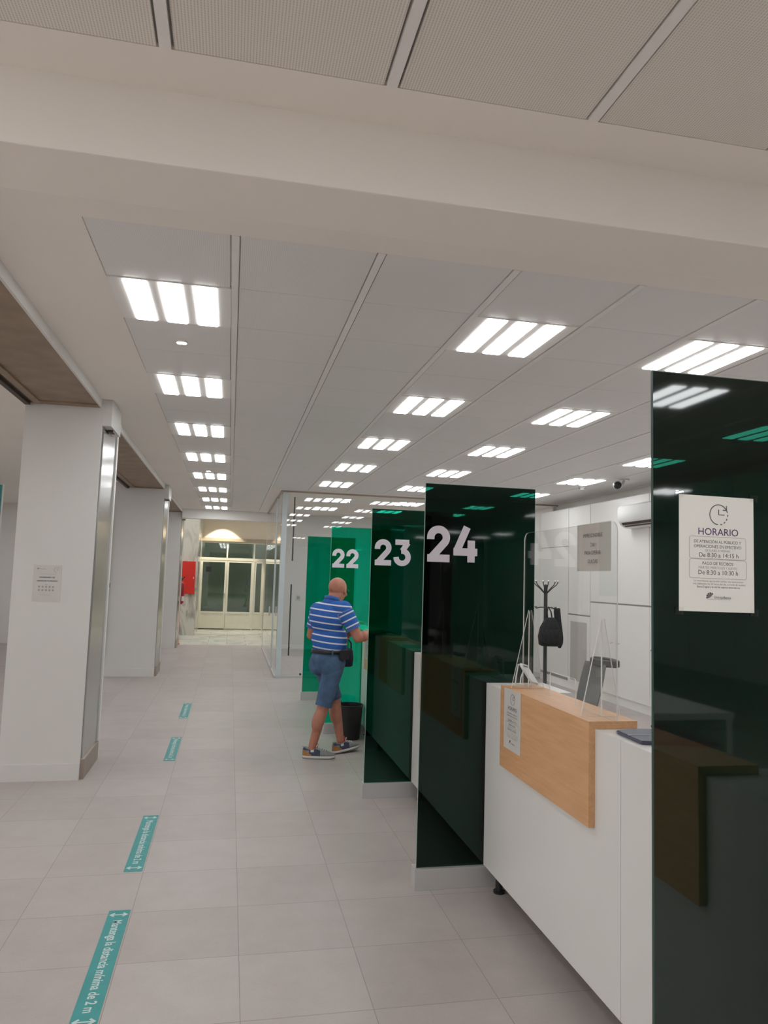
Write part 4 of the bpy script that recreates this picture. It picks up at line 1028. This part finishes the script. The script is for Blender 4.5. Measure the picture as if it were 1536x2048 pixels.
# shoes
def shoe(an, fd, lift, side):
    fd = fd.normalized(); lt = Zv.cross(fd)
    heel = Vector((an.x, an.y, 0))-fd*.088
    L = .305
    def sp(x, y, z): return heel+fd*x+lt*y+Zv*(z+lift*(x/L))
    def hw(x):
        f_ = x/L; base_ = .033+.016*math.sin(min(1, f_*1.05)*PI*.62)
        return base_*min(1, math.sqrt(max(.02, 1-((f_-.5)/.5)**6)))
    N_ = 18; xs_ = [L*(.5-.5*math.cos(PI*i/N_)) for i in range(N_+1)]
    s = None
    def section(x, z0, z1, inset, top):
        h_ = max(.004, hw(x)-inset)
        return [sp(x, -h_, z0), sp(x, -h_*1.02, z0+(z1-z0)*.45), sp(x, -h_*top, z1-.004), sp(x, -h_*top*.55, z1), sp(x, 0, z1+.001), sp(x, h_*top*.55, z1), sp(x, h_*top, z1-.004), sp(x, h_*1.02, z0+(z1-z0)*.45), sp(x, h_, z0)]
    def topz(x):
        f_ = x/L
        if f_ < .12: return .105-.02*f_/.12*0
        if f_ < .40: return .098-.012*math.sin((f_-.12)/.28*PI)
        return .098-(f_-.40)/.60*.058
    root = None
    bm = new(); loft(bm, [section(x, .024, topz(x), .002, .72 if x < L*.45 else .85) for x in xs_]); s = part('shoe', bm, 'shoe_grey', man, True, label='grey, navy and tan trainer with white laces')
    bm = new(); toe = [.006*max(0, (x/L-.75)/.25)**2 for x in xs_]
    loft(bm, [[sp(x, -hw(x)-.003, .004+t_), sp(x, -hw(x)-.004, .026), sp(x, hw(x)+.004, .026), sp(x, hw(x)+.003, .004+t_)] for x, t_ in zip(xs_, toe)]); part('midsole', bm, 'shoe_white', s, True)
    bm = new(); loft(bm, [[sp(x, -hw(x)-.001, .0005+t_), sp(x, -hw(x)-.001, .006+t_), sp(x, hw(x)+.001, .006+t_), sp(x, hw(x)+.001, .0005+t_)] for x, t_ in zip(xs_, toe)]); part('outsole', bm, 'black', s)
    def patch(nm, xa, xb, za, zb, m, off, slope=0):
        bm = new(); k_ = 9
        for sd in (-1, 1):
            g = [[], []]
            for i in range(k_+1):
                x = xa+(xb-xa)*i/k_; hh = hw(x)-.002
                z2 = min(zb+slope*(i/k_), topz(x)-.006)
                row = []
                for j in range(5):
                    z = za+(z2-za)*j/4; f_ = (z-.024)/max(.01, topz(x)-.024); top = .72 if x < L*.45 else .85
                    y = hh*(1.02+(f_/.45)*0) if f_ < .45 else hh*(1.02+(top-1.02)*(f_-.45)/.5)
                    row.append(bm.verts.new(sp(x, sd*(y+off), z)))
                g[0].append(row)
            for A_, B_ in zip(g[0], g[0][1:]):
                for j in range(4): bm.faces.new((A_[j], A_[j+1], B_[j+1], B_[j]))
        part(nm, bm, m, s, True)
    patch('heel_patch', .003, .085, .026, .082, 'shoe_tan', .0022, -.045)
    patch('navy_panel', .060, .165, .030, .092, 'shoe_navy', .0014, -.004)
    patch('collar_panel', .006, .10, .075, .100, 'shoe_navy', .0010)
    patch('side_logo', .075, .105, .062, .084, 'shoe_white', .0028)
    bm = new(); tube(bm, [sp(.115, 0, .095), sp(.125, 0, .125), sp(.120, 0, .14)], [.024, .022, .012], 8); part('tongue', bm, 'red_cloth', s, True)
    bm = new()
    for i in range(5):
        x = .13+.02*i; z = topz(x)+.004; tube(bm, [sp(x, -.022, z-.008), sp(x+.006, 0, z+.002), sp(x+.012, .022, z-.008)], .0042, 6)
    tube(bm, [sp(.125, .0, .112), sp(.14, -.03, .128), sp(.125, -.035, .105)], .0042, 6); tube(bm, [sp(.125, .0, .112), sp(.142, .03, .126), sp(.13, .035, .10)], .0042, 6)
    part('laces', bm, 'shoe_white', s, True)
    bm = new(); box(bm, sp(-.004, -.010, .09), sp(.004, .010, .118)); part('pull_tab', bm, 'shoe_white', s)
shoe(an_r, fd_r, 0, 1); shoe(an_l, fd_l, .035, -1)
rebase(man, (T0.x, T0.y, 0))
# what he carries
t = thing('belt_pouch', 'black pouch clipped to the belt of the man in the striped polo', 'pouch')
c = tp(.20, -.01, .962); bm = new(); box(bm, c-Vector((.03, .045, .045)), c+Vector((.03, .045, .045)), FR, bev=.012); part('pouch', bm, 'black_cloth', t, 'auto')
bm = new(); box(bm, c+R_*.026-Vector((.006, .046, -.005)), c+R_*.026+Vector((.006, .046, .046)), FR, bev=.004); part('flap', bm, 'black_cloth', t, 'auto'); rebase(t, c-Zv*.05)
t = thing('shoulder_bag', 'navy cloth bag hanging from the left hand of the man', 'bag')
c = Vector((1.195, 7.40, .885)); bm = new()
loft(bm, [[c+Vector((a_*math.copysign(abs(math.cos(2*PI*k/28))**.7, math.cos(2*PI*k/28)), b_*math.sin(2*PI*k/28), z)) for k in range(28)] for z, a_, b_ in ((-.085, .04, .015), (-.075, .06, .03), (0, .068, .036), (.07, .060, .03), (.10, .045, .016))])
part('body', bm, 'navy', t, True)
bm = new(); hb = wr_l+Vector((.07, 0, -.01)); tube(bm, [c+Vector((-.04, 0, .09)), c+Vector((-.035, .01, .15)), hb+Vector((.0, .02, -.01)), hb+Vector((.02, .02, -.01)), c+Vector((.04, .01, .15)), c+Vector((.04, 0, .09))], .008, 8); part('strap', bm, 'navy', t, True); rebase(t, c-Zv*.085)
t = thing('mobile_phone', 'dark phone held in the left hand of the man', 'phone')
rotp = frame(R(60)) @ Matrix.Rotation(R(35), 4, 'X'); c = wr_l+Vector((.085, -.028, .028)); bm = new(); box(bm, c-Vector((.034, .070, .004)), c+Vector((.034, .070, .004)), rotp, bev=.003); part('case', bm, 'black', t, 'auto')
bm = new(); box(bm, c-Vector((.030, .064, -.0041)), c+Vector((.030, .064, .0047)), rotp); part('display', bm, 'ink_dark', t); rebase(t, c)
